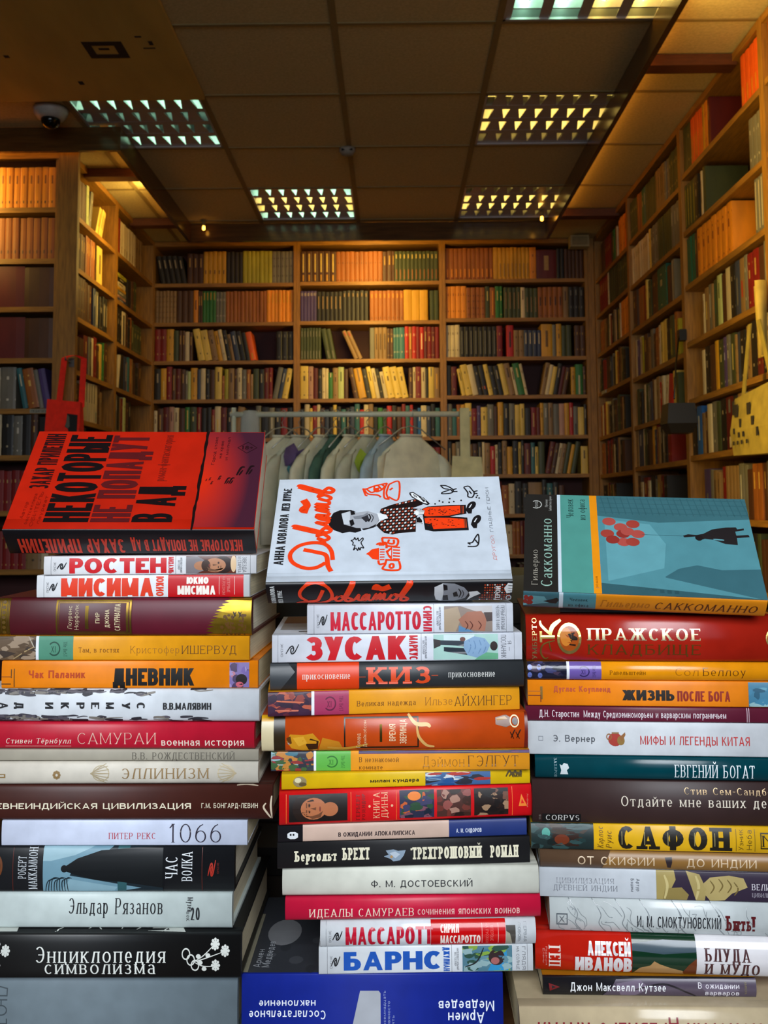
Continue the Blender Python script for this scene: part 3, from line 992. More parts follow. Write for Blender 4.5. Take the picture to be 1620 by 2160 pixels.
RIGHTROWS = [
    ['_10 3b3h93 4r3h92 2b2h90 G4h90 n3h93 w1 _3 3e4h98 2O3h98', '_4 5r4h96 w2h97 7g3.2h97 6g3.5h95', '_3 3o3.2h90 n4h88 b3h85 g3h80 w3h90 r2h84 k4h86 s2.5 w3h88 k2 l4h84 w2h96 4e4h97', 'g4 k3 r5h90 r2.5 b5 k2.5 u4 s2.5h92 k3 Y3h94 o3 b3 n4h94 g3 k4',
     'o4 w3h90 r4 Y4h95 n2.5 k5 k2 s4h95 k3 b4 g4 b5 n2 k3', 'o7 k6 r3 b2 r3 n3h80 b2 w2h78 k4 v2 n3 k4 b4', 'k9 n3 m3 n3h80 g3 n2 b3 k3'],
    ['4g3h97 2o3h97 T4h96 t3h95 5g3h96 4n3h97 2s3h95 5g3h96', '9w3.2h95!n70-85 Y3h99 3s4h97 5g3.6h97 3s3.4h97 2o2.5h96', 'b6h98 u4h95 2o4.4h92!n20-80 r3 Y2.5h98 g4 _3 b8h96 T12h98 _1 b4 _2 s3.5h92!w4-98',
     '_2 w3h93 v4h90 w4h95 l2.5 b6h93 n4 s4.5h95!u5-50 b3 o5h90 w3h92 Y3h95 2Y2.6h97 k4h93 g5h95!l10-70 _1 o3 l2.5h80', '_3 g4 k3 _2 n3h85 w2.5h93 g2.6 s3 u4h94 b2 w4h94 n4 R2.4 w3h95 _1 w3>h92 R5>h90!R5-20 Y4h94 g3',
     'n3h93 u7h92 w2h95 g3 k4 b5 y3.5h96!o10-50 u3 r2 n3h84 k3 s3h82 k3 r5h84', 'b4 w4h80 r7h90 w4h82 k7 s3h84 n5h93!l30-80 m4h92 k4'],
    ['g5h97 g4h96 6O2.2h98!y10-60 y2.5h98 2e2h97 m2.6h96 _30 4O3.6h95!e10-40 R3h95', '4g3h96!l10-90 k4h95 _3 w2h92 g3h96!g40-41 _42 4s3.4h92', '3T3.2h97 b3h95 7e5h98 _20 4s2.6h96!w10-95', '_16 w2h80 n4h88!Y30-70 s3h90 n2h88 g3.5h92!T30-90 L4h96 b4h93 w5h98 k4h97 u4h98!s20-70 n4h97!R30-60 s3 r4h95 r5h96 b4h94 s4h98',
     '_13 w3h88 k5h92 b5h90 y3h94 g5h92 v3 s3h94 g4h93 n2h88 u3h90 k4 n4h93 k5h96 m4h97 k3h96 w5h97', 'k5 B6h96 n3 b2.6 w4h94 s5h96 g3h94 k5h96 m7h96!s70-95!w5-25 k3h95 n4h96 s5h95 b4 k4 n4 s4', '_12 v7h94!s2-50 s3h92 n4h90 n3h86 _3 r4h95 4n3h96 s5h97 s3h94 b5 2o4h95 b3h94 s4 n5'],
    ['8o4h96!e10-40 3r4 5b4', '6s3 5k4 5n4 4g4', '5w4 6b4 3u4 5s4', '6n4 5k4 4r4 5s4', '5k4 5s4 4b4 3w4', '5m4 4k4 6n4', '6b4 5s4 4n4'],
]
for k, rows in enumerate(RIGHTROWS):
    for r, spec in enumerate(rows):
        fill(frame_right(RY[k]), .021, RY[k] - RY[k + 1] - .022, ZRT[k][r], spec, cm, 'right wall, %s bay' % ('corner', 'second', 'third', 'nearest')[k], r, 200 + k * 10 + r, dep=(.15, .19))
LEFTROWS = [
    ['5b3 L3h97 s3>h92 _4 3Y2.4>>h80 _6', '5b3 4o3h95 _3 Y7h94 _2', '5b3 b4h95 b4h93 _2 u3 s4h90!w10-90 _2 2k2 3k2h90!w20-80', '5b3 m5 s2.4h92 k2 w2.4h94 r4 b3 Y4h90!y10-80 G2 b5', '5b3 5w3h94!k50-98 w4h94!t5-30 b3 n3', '5b3 k5 u4 s3 k4 w4 k4 n3', '5b3 k5 b4 s3 n4 w4 r4'],
    ['_4 r4h96 6w4.2h94!n10-30 3n4', '_22 k5h80 b4h82 g4', 's4 k3 k4h92 w2.5h92 k2 w2.5h94 b4 k3 o2.4h90 g4 3g4', 'Y3 n3 w2>h90 k5h94 u4h92 p2 t3 o3 n3 b5 k4 b4', 'u3 s3h92 k4h90 n2 r4 L4h92 b5 k5', 'b5 k4 n4 s4 m4 k4', 'k5 b4 s3 n4 w4 r4'],
]
for k, rows in enumerate(LEFTROWS):
    for r, spec in enumerate(rows):
        fill(frame_left(LY[k]), .021, LY[k + 1] - LY[k] - .022, ZLT[k][r], spec, cm, 'left side wall, %s bay' % ('nearer', 'corner')[k], r, 300 + k * 10 + r, fit=True)
FRONTROWS = ['30e3.04h98!b12-18!o60-80', '30o3.04h98!b14-22', '11k4h92 _2 n20h90 _2 m32h96!m40-41 b15h93!b40-41', '11k4h92 _2 n20h90 _2 m31h96!m40-41 b16h93!b40-41', '18b3 Y7h90 L4h88!u50-98 m5h90 w4h95 s7h96 t2.6<h94 o5<h92 s2<h90 v3.4<h92', '8k3 10b3 o3h95 s4h94 k3 T4h92 k3 w2h95 k5h92 s4h90 k4h92 b3 k6', '9s3 12b3 4r3 n6h90 w3h86', '9s3 12b3 4r3 n6h90 w3h86']
for r, spec in enumerate(FRONTROWS):
    fill(MF, .021, FW - .021, ZF[r], spec, cm, 'far left bookcase', r, 400 + r, clear=.203)

# lower shelves, below what the stacks leave in view
_lr = random.Random(55)


def low_spec(total):
    out, t = [], 0
    while t < total:
        n, w = _lr.choice((1, 1, 2, 3, 4)), _lr.uniform(2.2, 5)
        out.append('%d%s%.1f' % (n, _lr.choice('kkbbrnsgmuowtyn'), w))
        t += n * w
    return ' '.join(out)


for r in range(6, 10):
    for k in range(3):
        if r > len(BACKROWS[k]) - 1:
            fill(frame_back(BX0 + k * BWD), .021, BWD - .022, ZB[k][r], low_spec(86), cm, 'back wall, %s bay' % ('left', 'middle', 'right')[k], min(r, 7), 700 + r * 10 + k)
    for k in range(4):
        if r > 6:
            w_ = RY[k] - RY[k + 1]
            fill(frame_right(RY[k]), .021, w_ - .022, ZRT[k][r], low_spec(w_ * 100 - 8), cm, 'right wall, %s bay' % ('corner', 'second', 'third', 'nearest')[k], 7, 800 + r * 10 + k)
    for k in range(2):
        if r > 6:
            w_ = LY[k + 1] - LY[k]
            fill(frame_left(LY[k]), .021, w_ - .022, ZLT[k][r], low_spec(w_ * 100 - 8), cm, 'left side wall, %s bay' % ('nearer', 'corner')[k], 7, 900 + r * 10 + k)

# a small pile of books lying flat in the corner bay of the left wall
lying = [('u', .2, .022), ('p', .19, .016), ('s', .2, .03), ('y', .18, .02), ('w', .19, .03), ('k', .2, .026), ('l', .19, .024)]
z = ZLT[1][1]
R_ = random.Random(9)
for n_, (c, w, t) in enumerate(lying):
    M_ = frame_left(LY[1]) @ Matrix.Translation((.035 + R_.uniform(0, .02), .012, z + t)) @ Matrix.Rotation(math.pi / 2, 4, 'Y')
    ALLB.append(dict(M=M_, w=t - .0006, h=w, d=.15, c=c, bd=[(.3, .7, BAND[c])], case='flat pile, left corner bay', row=1, num=n_ + 1, lean=9))
    z += t


def book_geo(w, h, d, bands):
    b = min(.16 * w, .004)
    px = [0, .15 * w, .5 * w, .85 * w, w]
    py = [b, .3 * b, 0, .3 * b, b]
    ring = [(x, y) for x, y in zip(px, py)] + [(w, d), (0, d)]
    g = Geo()
    vs = [(x, y, 0) for x, y in ring] + [(x, y, h) for x, y in ring]
    fs = [(k, k + 1, k + 8, k + 7) for k in range(4)] + [(4, 5, 12, 11), (6, 0, 7, 13)]
    g.add(vs, fs, 0)
    g.add(vs, [(5, 6, 13, 12)], 1)
    # boards and recessed page block at head and tail
    t = min(.0025, w * .12)
    for zz, zi in ((h, h - .004), (0, .004)):
        g.add([(0, b, zz), (t, b, zz), (t, d, zz), (0, d, zz)], [(0, 1, 2, 3) if zz else (3, 2, 1, 0)], 0)
        g.add([(w - t, b, zz), (w, b, zz), (w, d, zz), (w - t, d, zz)], [(0, 1, 2, 3) if zz else (3, 2, 1, 0)], 0)
        g.add([(x, y, zz) for x, y in zip(px, py)] + [(w, b + .003, zz), (0, b + .003, zz)], [tuple(range(7)) if zz else tuple(range(6, -1, -1))], 0)
        g.add([(t, b, zi), (w - t, b, zi), (w - t, d, zi), (t, d, zi)], [(0, 1, 2, 3) if zz else (3, 2, 1, 0)], 1)
        g.add([(t, b, zz), (t, b, zi), (t, d, zi), (t, d, zz)], [(0, 1, 2, 3)], 0)
        g.add([(w - t, b, zz), (w - t, b, zi), (w - t, d, zi), (w - t, d, zz)], [(3, 2, 1, 0)], 0)
    for k, (a, c, col) in enumerate(bands):
        e = .00035
        m = .0 if c - a < .1 else .14
        q = [(m * w, None), (.5 * w, None), (w - m * w, None)]
        ys = [b * abs(2 * x / w - 1) ** 1.6 - e for x, _ in q]
        g.add([(x, y, a * h) for (x, _), y in zip(q, ys)] + [(x, y, c * h) for (x, _), y in zip(q, ys)], [(0, 1, 4, 3), (1, 2, 5, 4)], 2 + k)
    return g


def shown(bk):
    """pixels of the photograph the book covers, roughly; nothing where the stacks stand in front"""
    M, w, h, d = bk['M'], bk['w'], bk['h'], bk['d']
    P = [proj(M @ Vector(p)) for p in ((0, 0, 0), (w, 0, 0), (w, 0, h), (0, 0, h), (0, d, h), (w, d, 0))]
    cx, cy = P[0][0] * .25 + P[1][0] * .25 + P[2][0] * .5, .5 * (P[0][1] + P[2][1])
    if cx < 2 or cx > 1618 or (cx < 555 and cy > 905) or (575 < cx < 1070 and cy > 1000) or (cx > 1080 and cy > 1045) or cy > 1060:
        return 0
    ax = abs(P[1][0] - P[0][0]) + .3 * abs(P[5][0] - P[1][0])
    return ax * abs(P[2][1] - P[0][1])


ALLB.sort(key=shown, reverse=True)
N_SINGLE = 254
PAGE_M = mat('b8a880', .85, noise=.1, scale=40, tag='page_edges')


def cover_mat(c):
    return mat(PAL[c][0], .5, noise=.18, scale=18, tag='cloth_cover', stretch=(1, 1, .3))


MASS = Geo()
MASSM = []


def mass_mat(m):
    if m not in MASSM:
        MASSM.append(m)
    return MASSM.index(m)


for k, bk in enumerate(ALLB):
    bk['rank'] = k
CNT = {}
for bk in ALLB[:N_SINGLE]:
    g = book_geo(bk['w'], bk['h'], bk['d'], bk['bd'])
    o = g.obj('book', [cover_mat(bk['c']), PAGE_M] + [mat(c, .5, tag='spine_band') for _, _, c in bk['bd']])
    o.matrix_world = bk['M']
    wd_ = 'thin ' if bk['w'] < .024 else 'thick ' if bk['w'] > .045 else ''
    ln = 'leaning ' if bk['lean'] and abs(bk['lean']) < 1 else ''
    if bk['lean'] == 9:
        lb = '%s book lying %s from the bottom in the %s' % (PAL[bk['c']][1], ORD[bk['num']], bk['case'])
    else:
        lb = '%s%s%s book, %s from left, %s shelf, %s' % (wd_, ln, PAL[bk['c']][1], ORD[bk['num']], SHN[bk['row']], bk['case'])
    tag(o, lb, 'book', 'books on the %s' % bk['case'].split(',')[0])
for bk in ALLB[N_SINGLE:]:
    g = book_geo(bk['w'], bk['h'], bk['d'], bk['bd'])
    ids = [mass_mat(cover_mat(bk['c'])), mass_mat(PAGE_M)] + [mass_mat(mat(c, .5, tag='spine_band')) for _, _, c in bk['bd']]
    n = len(MASS.v)
    M = bk['M']
    MASS.v += [tuple(M @ Vector(v)) for v in g.v]
    MASS.f += [tuple(q + n for q in f) for f in g.f]
    MASS.i += [ids[i] for i in g.i]
o = MASS.obj('books', MASSM)
tag(o, 'the many remaining smaller books filling the shelves of all the bookcases', 'books', kind='stuff')
# ------------------------------------------------------------------ the three stacks of books in front
WHITE, INK = 'e4e6ea', '17171b'


def squiggle(b, x0, x1, v, col=INK):
    """the publisher's little swirl"""
    k = x1 - x0
    asp = .9
    b.brush('publisher_mark', [(x0, v + .17), (x0 + k * .3, v - .05), (x0 + k * .52, v - .1), (x0 + k * .6, v + .02), (x0 + k * .5, v + .12)], .0011, col)
    b.brush('publisher_mark', [(x1, v - .17), (x1 - k * .3, v + .1), (x1 - k * .55, v + .17), (x1 - k * .62, v + .02), (x1 - k * .45, v - .05)], .0011, col)


def laurel(b, cx, v, rx, col, word=True):
    b.ring('emblem', cx, v, rx, .3, .2, col, a0=-140, a1=140, lay=3)
    b.text('emblem', 'XI', cx - rx * .45, cx + rx * .25, v - .1, v + .14, col, 's')
    if word:
        b.text('emblem', 'The Best', cx + rx * 1.5, cx + rx * 2.1, v - .3, v + .32, col, 's', 'd')


def best_spine(b, x0, x1, x2, x3, panel, emb):
    """the series design: picture, white rule, coloured panel with emblem"""
    b.rect('white_rule', x1, x2, 0, 1, 'dfe3ea', lay=1)
    b.rect('series_panel', x2, x3, 0, 1, panel, lay=1)
    laurel(b, x2 + (x3 - x2) * .45, .52, (x3 - x2) * .18, emb)


def blobs(b, name, x0, x1, v0, v1, cols, n, seed, bg, surf='S', size=.22):
    """a small printed picture of coloured patches"""
    r = random.Random(seed)
    b.rect(name, x0, x1, v0, v1, bg, surf, 1)
    for k in range(n):
        cx, cv = r.uniform(x0, x1), r.uniform(v0, v1)
        rx, rv = (x1 - x0) * r.uniform(.3, 1) * size, (v1 - v0) * r.uniform(.4, 1) * size
        m = 9
        pts = []
        for q in range(m):
            a = 2 * math.pi * q / m
            s = r.uniform(.6, 1.15)
            pts.append((min(x1, max(x0, cx + rx * s * math.cos(a))), min(v1, max(v0, cv + rv * s * math.sin(a)))))
        b.poly(name, pts, r.choice(cols), surf, 2 + k * .02)


def face_picture(b, x0, x1, v0, v1, bg, skin, hair, shirt, flip=False, beard=None):
    """a sideways portrait photograph: head towards one end"""
    def X(f):
        return x1 - (x1 - x0) * f if flip else x0 + (x1 - x0) * f

    def V(f):
        return v0 + (v1 - v0) * f
    w, h = x1 - x0, v1 - v0
    n = 'spine_picture'
    b.rect(n, x0, x1, v0, v1, bg, lay=1)
    b.poly(n, [(X(0), V(.05)), (X(.22), V(.0)), (X(.42), V(.3)), (X(.42), V(.75)), (X(.2), V(1)), (X(0), V(1))], shirt, lay=1.6)
    b.ell(n, X(.3), V(.55), w * .14, h * .26, skin, lay=2)
    b.ell(n, X(.74), V(.5), w * .2, h * .5, hair, lay=2.2)
    b.ell(n, X(.58), V(.52), w * .22, h * .4, skin, lay=2.4)
    if beard:
        b.ell(n, X(.4), V(.54), w * .09, h * .33, beard, lay=2.5)
    shade = ''.join('%02x' % int(int(skin[k:k + 2], 16) * .62) for k in (0, 2, 4))
    b.poly(n, [(X(.42), V(.6)), (X(.5), V(.72)), (X(.6), V(.78)), (X(.7), V(.8)), (X(.76), V(.68)), (X(.6), V(.9)), (X(.46), V(.84))], shade, lay=2.55)
    for v in (.39, .64):
        b.ell(n, X(.655), V(v), w * .022, h * .075, shade, lay=2.7, n=10)
        b.ell(n, X(.65), V(v), w * .012, h * .045, hair, lay=2.75, n=8)
        b.rect(n, X(.69) if not flip else X(.71), X(.71) if not flip else X(.69), V(v - .09), V(v + .09), shade, lay=2.7)
    b.poly(n, [(X(.64), V(.5)), (X(.535), V(.46)), (X(.54), V(.57))], shade, lay=2.7)
    b.ell(n, X(.47), V(.53), w * .014, h * .1, '7a3a30', lay=2.8, n=10)


def series_white(b, xm, mark, name, nx0, nx1, col, first, fx, small, pic, subt, sx, end, mstyle='x', v0=.1, v1=.92):
    """white bestseller paperbacks: mark, big name, first name, picture, title"""
    b.rect('hairline', xm, xm + .7, 0, 1, '6a6c72', lay=2)
    b.text('publisher_mark', 'ЭКСМО', xm + 6, xm + 11, .3, .78, '4a4a50', 't', 'd')
    squiggle(b, mark[0], mark[1], .5)
    b.text('title_lettering', name, nx0, nx1, v0, v1, col, mstyle)
    if first:
        b.text('author_lettering', first, fx[0], fx[1], .06, .94, col, 'c', 'd')
    if small:
        b.rect('hairline', small[0], small[0] + .7, 0, 1, '6a6c72', lay=2)
        b.text('small_print', 'ИНТЕЛЛЕКТУАЛЬНЫЙ', small[1] + 5, small[1] + 9, .1, .9, '5c5e66', 'n', 'd')
        b.text('small_print', 'БЕСТСЕЛЛЕР', small[1], small[1] + 4, .25, .75, '5c5e66', 'n', 'd')
    if subt:
        for k, t in enumerate(subt):
            b.text('subtitle', t, sx[k][0], sx[k][1], .08, .92, '43454c', 't', 'd')
    if end:
        b.rect('hairline', end, end + .7, 0, 1, '6a6c72', lay=2)


# ================================================================== left stack
LG = 'books in the left stack'
LQ = ((4, 1117.5), (536, 1118), (558, 912), (82, 910))
L1, M1_, zl = tilted('thick red paperback with black block lettering propped on top of the left stack', LQ, 1168, 'b41c08', .785, False, LG, .32)
L1.rect('spine_panel', 2, 540, 0, 1, '121318', lay=0)
L1.text('author_lettering', 'ЗАХАР ПРИЛЕПИН', 30, 254, .34, .95, 'd23a26', 'b', 'u')
L1.text('title_lettering', 'НЕКОТОРЫЕ НЕ ПОПАДУТ В АД', 270, 508, .37, .86, 'd23a26', 'b', 'u')
C = 'C'
# gradient panel printed on the right quarter of the cover
_g = bpy.data.materials.new('printed_gradient')
_g.use_nodes = True
_nt = _g.node_tree
_tc = _nt.nodes.new('ShaderNodeTexCoord')
_mp = _nt.nodes.new('ShaderNodeMapping')
_mp.inputs['Location'].default_value = (-.02, -.52, 0)
_mp.inputs['Scale'].default_value = (1.1, 1.15, 0)
_gr = _nt.nodes.new('ShaderNodeTexGradient')
_gr.gradient_type = 'SPHERICAL'
_rp = _nt.nodes.new('ShaderNodeValToRGB')
_e = _rp.color_ramp.elements
_e[0].position, _e[0].color = .1, (lin(66), lin(26), lin(44), 1)
_e[1].position, _e[1].color = .95, (lin(206), lin(40), lin(14), 1)
_nt.links.new(_tc.outputs['Generated'], _mp.inputs[0])
_nt.links.new(_mp.outputs[0], _gr.inputs[0])
_nt.links.new(_gr.outputs[0], _rp.inputs[0])
_nt.links.new(_rp.outputs[0], _nt.nodes['Principled BSDF'].inputs['Base Color'])
_nt.nodes['Principled BSDF'].inputs['Roughness'].default_value = .32
_pg = mesh_obj('gradient_panel', [(.752 * L1.L, .003, L1.T + .00012), (L1.L - .0005, .003, L1.T + .00012), (L1.L - .0005, L1.W - .0005, L1.T + .00012), (.752 * L1.L, L1.W - .0005, L1.T + .00012)],
               [(0, 1, 2, 3)], _g, L1.cover)
L1.text('author_lettering', 'ЗАХАР ПРИЛЕПИН', .043, .126, .03, .605, '2a0c10', 'b', 'r', C)
L1.text('title_lettering', 'НЕКОТОРЫЕ', .15, .33, .04, .93, '120a0e', 'c', 'r', C)
L1.text('title_lettering', 'НЕ ПОПАДУТ', .338, .494, .045, .93, '561418', 'c', 'r', C)
L1.text('title_lettering', 'В АД', .503, .665, .58, .93, '120a0e', 'c', 'r', C)
L1.text('subtitle', 'роман-фантасмагория', .557, .598, .04, .53, '7c1810', 'n', 'r', C)
for k, (t, a, bb) in enumerate((('Автор', .74, .9), ('бестселлера', .66, .95), ('«ОБИТЕЛЬ»'.strip('«»'), .64, .97), ('лауреат', .68, .95))):
    L1.text('small_print', t, .052 + k * .024, .066 + k * .024, a, bb, '861408', 'n', 'r', C)
_r = random.Random(4)
_ed = [(.742 + _r.uniform(-.003, .004), k / 24) for k in range(25)]
L1.poly('torn_edge', [(x, v) for x, v in _ed] + [(.754 + _r.uniform(-.002, .002), 1 - k / 24) for k in range(25)], '14080a', C, 2)
for k, (a, bb) in enumerate(((.06, .36), (.1, .29), (.06, .31))):
    L1.text('small_print', ('Город стоял', 'на краю', 'и молчал')[k], .783 + k * .027, .797 + k * .027, a, bb, '2a0c14', 'n', 'r', C)
for x0, v0, x1, v1 in ((.888, .175, .93, .115), (.93, .115, .972, .175), (.972, .175, .93, .235), (.93, .235, .888, .175)):
    L1.brush('age_mark', [(x0, v0), (x1, v1)], .0006, '2a0c14', C, taper=False)
L1.text('age_mark', '18+', .905, .955, .155, .195, '2a0c14', 'b', 'n', C)
for x, v, k in ((.915, .43, 1.3), (.955, .42, 1.3), (.865, .53, .9), (.882, .53, .9), (.83, .5, .6), (.79, .51, .4), (.775, .52, .3), (.8, .55, .45)):
    L1.brush('printed_birds', [(x - .012 * k, v + .03 * k), (x, v - .03 * k), (x + .012 * k, v - .035 * k)], .0016 * k, '1c0a10', C)
    L1.brush('printed_birds', [(x - .004 * k, v + .03 * k), (x + .006 * k, v - .01 * k)], .0013 * k, '1c0a10', C)

LROWS = [
    ('white paperback with red lettering and a bearded man\'s portrait, just under the propped red book', ((93, 1175), (541, 1172), (540, 1210), (93, 1213)), WHITE, dict(W=.12, rough=.35)),
    ('white paperback with orange-red lettering and a red wrap band, left stack', ((78, 1213), (527, 1211), (526, 1258), (78, 1259)), WHITE, dict(W=.12, rough=.35)),
    ('maroon hardback with gold frame and gold leaf print at its end', ((-15, 1262), (532, 1262), (531, 1338), (-15, 1340)), '4c0e18', dict(W=.14, hard=True, bulge=.003)),
    ('yellow paperback with a green panel and white rule, left stack', ((-60, 1342), (526, 1342), (526, 1391), (-60, 1391)), 'e59a14', dict(W=.13)),
    ('orange paperback with black slab title and small purple picture, left stack', ((3, 1396), (545, 1393), (543, 1452), (5, 1450)), 'ee8408', dict(W=.135)),
    ('white book with ink texture and widely spaced turned letters', ((-40, 1452), (547, 1453), (547, 1521), (-40, 1521)), 'd3d8de', dict(W=.14, hard=True, rough=.5)),
    ('crimson hardback with thin cream lettering lying in the left stack', ((-30, 1523), (537, 1522), (537, 1580), (-30, 1578)), 'b8142e', dict(W=.13, hard=True)),
    ('thin grey book with faint dark lettering under the crimson hardback', ((-30, 1580), (545, 1581), (546, 1604), (-30, 1605)), 'a39c8c', dict(W=.14, rough=.6)),
    ('cream book with bronze serif title and leaf ornaments', ((-30, 1606), (545, 1605), (545, 1652), (-30, 1655)), 'cfc8ba', dict(W=.14, hard=True, rough=.55)),
    ('worn brown hardback with cream capitals and a chipped right edge', ((-80, 1656), (576, 1653), (574, 1730), (-80, 1728)), '40180f', dict(W=.125, hard=True, rough=.5)),
    ('pale blue-white book with four large dark numerals', ((3, 1729), (522, 1731), (521, 1782), (5, 1785)), 'cdd5ea', dict(W=.14, rough=.4)),
    ('black book with a hooded figure in blue mist on its spine', ((-70, 1785), (496, 1783), (494, 1881), (-70, 1881)), '14161a', dict(W=.15, hard=True)),
    ('pale mint-grey book with tall narrow black serif lettering', ((-60, 1881), (492, 1882), (488, 1957), (-60, 1956)), 'c0ccca', dict(W=.15, hard=True)),
    ('black encyclopedia with white serif title and flower ornament', ((-80, 1968), (512, 1970), (505, 2057), (-80, 2060)), '0e0f10', dict(W=.17, hard=True, dy=-.008)),
    ('thick plain slate-grey book at the foot of the left stack', ((-90, 2060), (503, 2060), (500, 2172), (-90, 2172)), '68767e', dict(W=.17, hard=True, rough=.6)),
]
LB, Ltab = make_stack(LROWS, LG, zl)
b = LB[0]
series_white(b, 108, (121, 141), 'РОСТЕН', 147, 352, 'cc1c24', 'МИХАЭЛЬ', (356, 367), (371, 376), None, ('ЗВЕЗДА', 'И СТАРУХА'), ((512, 520), (502, 509)), 528)
face_picture(b, 393, 498, .03, .97, '5a2c20', 'b07a58', '2a1712', '7a7478', beard='3c261c')
b.ell('spine_picture', 493, .45, 6, .45, 'd8b890', lay=2.3)
b = LB[1]
series_white(b, 93, (105, 122), 'МИСИМА', 130, 327, 'de3a1c', 'ЮКИО', (331, 347), None, None, None, None, None, v0=.13, v1=.95)
b.rect('wrap_band', 356, 514, 0, 1, 'c01018', lay=1)
b.text('band_lettering', 'ЮКИО', 395, 441, .1, .4, 'f0e6dc', 'x')
b.text('band_lettering', 'МИСИМА', 376, 456, .48, .88, 'f0e6dc', 'x')
for x in (463, 495):
    b.rect('band_lettering', x, x + 1, .08, .88, 'e8c0b8', lay=3)
b.text('band_lettering', 'НА РУССКОМ', 470, 476, .08, .88, 'e0948c', 't', 'd')
b.text('band_lettering', 'ВПЕРВЫЕ', 480, 486, .16, .78, 'e0948c', 't', 'd')
b = LB[2]
b.rect('gold_band', -15, 24, 0, 1, '8a6a20*', lay=1)
for x in (2, 6, 18, 21):
    b.rect('gold_band', x, x + 1.2, 0, 1, '4a3010', lay=2)
for k in range(7):
    b.ell('gold_band', 12, .1 + k * .135, 4, .045, '5a4010', lay=2)
b.frame('gold_frame', 122, 281, .04, .96, 4, .05, '9a7a34*')
b.frame('gold_frame', 128, 275, .11, .89, 1, .015, '9a7a34*')
b.rect('gold_frame', 184, 191, .2, .82, '9a7a34*', lay=2)
b.rect('gold_frame', 270, 274, .12, .9, '9a7a34*', lay=2)
b.text('author_lettering', 'Лоуренс', 147, 156, .2, .82, 'd8c8a0', 't', 'r')
b.text('author_lettering', 'Норфолк', 161, 170, .17, .84, 'd8c8a0', 't', 'r')
b.text('title_lettering', 'ПИР', 206, 215, .38, .66, 'e0cfa4', 'n', 'r')
b.text('title_lettering', 'ДЖОНА', 226, 235, .3, .78, 'e0cfa4', 'n', 'r')
b.text('title_lettering', 'САТУРНАЛЛА', 246, 258, .15, .86, 'e0cfa4', 'n', 'r')
_r = random.Random(8)
_pt = [(532, 0)]
for k in range(26):
    f = k / 25
    _pt.append((437 + 46 * (1 - f) ** 1.6 * (1 if f < .5 else 1) + (14 if k % 2 else -4) * _r.uniform(.4, 1), f))
_pt.append((532, 1))
b.poly('gold_leaf_print', _pt, 'b08c2c*', lay=1)
for k in range(40):
    b.ell('gold_leaf_print', _r.uniform(470, 520), _r.uniform(.45, .98), _r.uniform(1, 4), _r.uniform(.02, .06), '5a3a10', lay=2)
for x in (494, 505):
    b.brush('gold_leaf_print', [(x, .36), (x + 5, .48)], .0012, '2a1a08')
    b.brush('gold_leaf_print', [(x + 6, .36), (x + 1, .52)], .0008, '2a1a08')
b.rect('crimson_cloth', 283, 500, 0, 1, '5a0f22', lay=.3)
b = LB[3]
blobs(b, 'spine_picture', -60, 78, 0, 1, ('7a6248', '54402c', '95806a', '3c3028'), 22, 3, '5e4a36')
b.brush('spine_picture', [(30, .95), (58, .6), (74, .45)], .001, 'a08860', lay=3)
b.brush('spine_picture', [(62, 0), (78, .6)], .0008, 'b0a898', lay=3)
best_spine(b, -60, 78, 84, 157, '4f8a72', '274a3c')
b.text('title_lettering', 'Там, в гостях', 169, 254, .46, .67, '7c4a10', 's')
b.text('author_lettering', 'Кристофер', 278, 380, .4, .7, '9a681a', 'l')
b.text('author_lettering', 'ИШЕРВУД', 386, 499, .39, .72, '4c2c10', 'l')
b = LB[4]
b.text('author_lettering', 'Чак Паланик', 62, 182, .34, .62, 'b4421a', 'b')
b.text('title_lettering', 'ДНЕВНИК', 240, 411, .27, .9, '161412', 'x')
blobs(b, 'spine_picture', 485, 526, .07, .97, ('6c5a9a', '9a8ab8', '4a3a5a', 'b0788a'), 14, 5, '7a6aa0')
b.ell('spine_picture', 510, .68, 12, .2, '1c1418', lay=3)
b.ell('spine_picture', 506, .86, 8, .1, 'c05a68', lay=3)
for x, v0, v1 in ((24, .3, .62), (30, .28, .95)):
    b.rect('bracket_mark', x, x + 2, v0, v1, '5a3a10', lay=2)
b.rect('bracket_mark', 4, 26, .56, .59, '8a4a10', lay=2)
b.rect('bracket_mark', 4, 24, .82, .86, '5a3a10', lay=2)
b = LB[5]
_r = random.Random(2)
for k in range(90):
    x = _r.uniform(-30, 150) if k % 3 else _r.uniform(150, 420)
    top = k % 2
    v = _r.uniform(.01, .16) if top else _r.uniform(.82, .98)
    b.brush('ink_texture', [(x, v), (x + _r.uniform(6, 30), v + _r.uniform(-.05, .05)), (x + _r.uniform(20, 44), v + _r.uniform(-.05, .05))], _r.uniform(.0008, .003), _r.choice(('3a3740', '56515a', '2a2830', '7a746c')), lay=1)
for x, ch in ((292, 'С'), (261, 'У'), (227, 'М'), (196, 'Е'), (165, 'Р'), (132, 'К'), (99, 'И'), (36, 'Д'), (3, 'А')):
    b.text('title_lettering', ch, x, x + 17, .4, .6, '1a1a1e', 'c', 'd')
b.text('author_lettering', 'В.В.МАЛЯВИН', 347, 448, .41, .62, '1a1a1e', 'c')
b = LB[6]
b.text('author_lettering', 'Стивен Тёрнбулл', 15, 152, .58, .78, 'e8d0c0', 'i')
b.rect('author_lettering', 14, 153, .87, .89, 'd89a90', lay=2)
b.text('title_lettering', 'САМУРАИ', 167, 331, .38, .8, 'dcb0a0', 'l')
b.text('subtitle', 'военная история', 343, 516, .57, .86, 'ecd8c8', 'n')
b = LB[7]
b.text('author_lettering', 'В.В. РОЖДЕСТВЕНСКИЙ', 281, 495, .25, .85, '5e594e', 's')
b = LB[8]
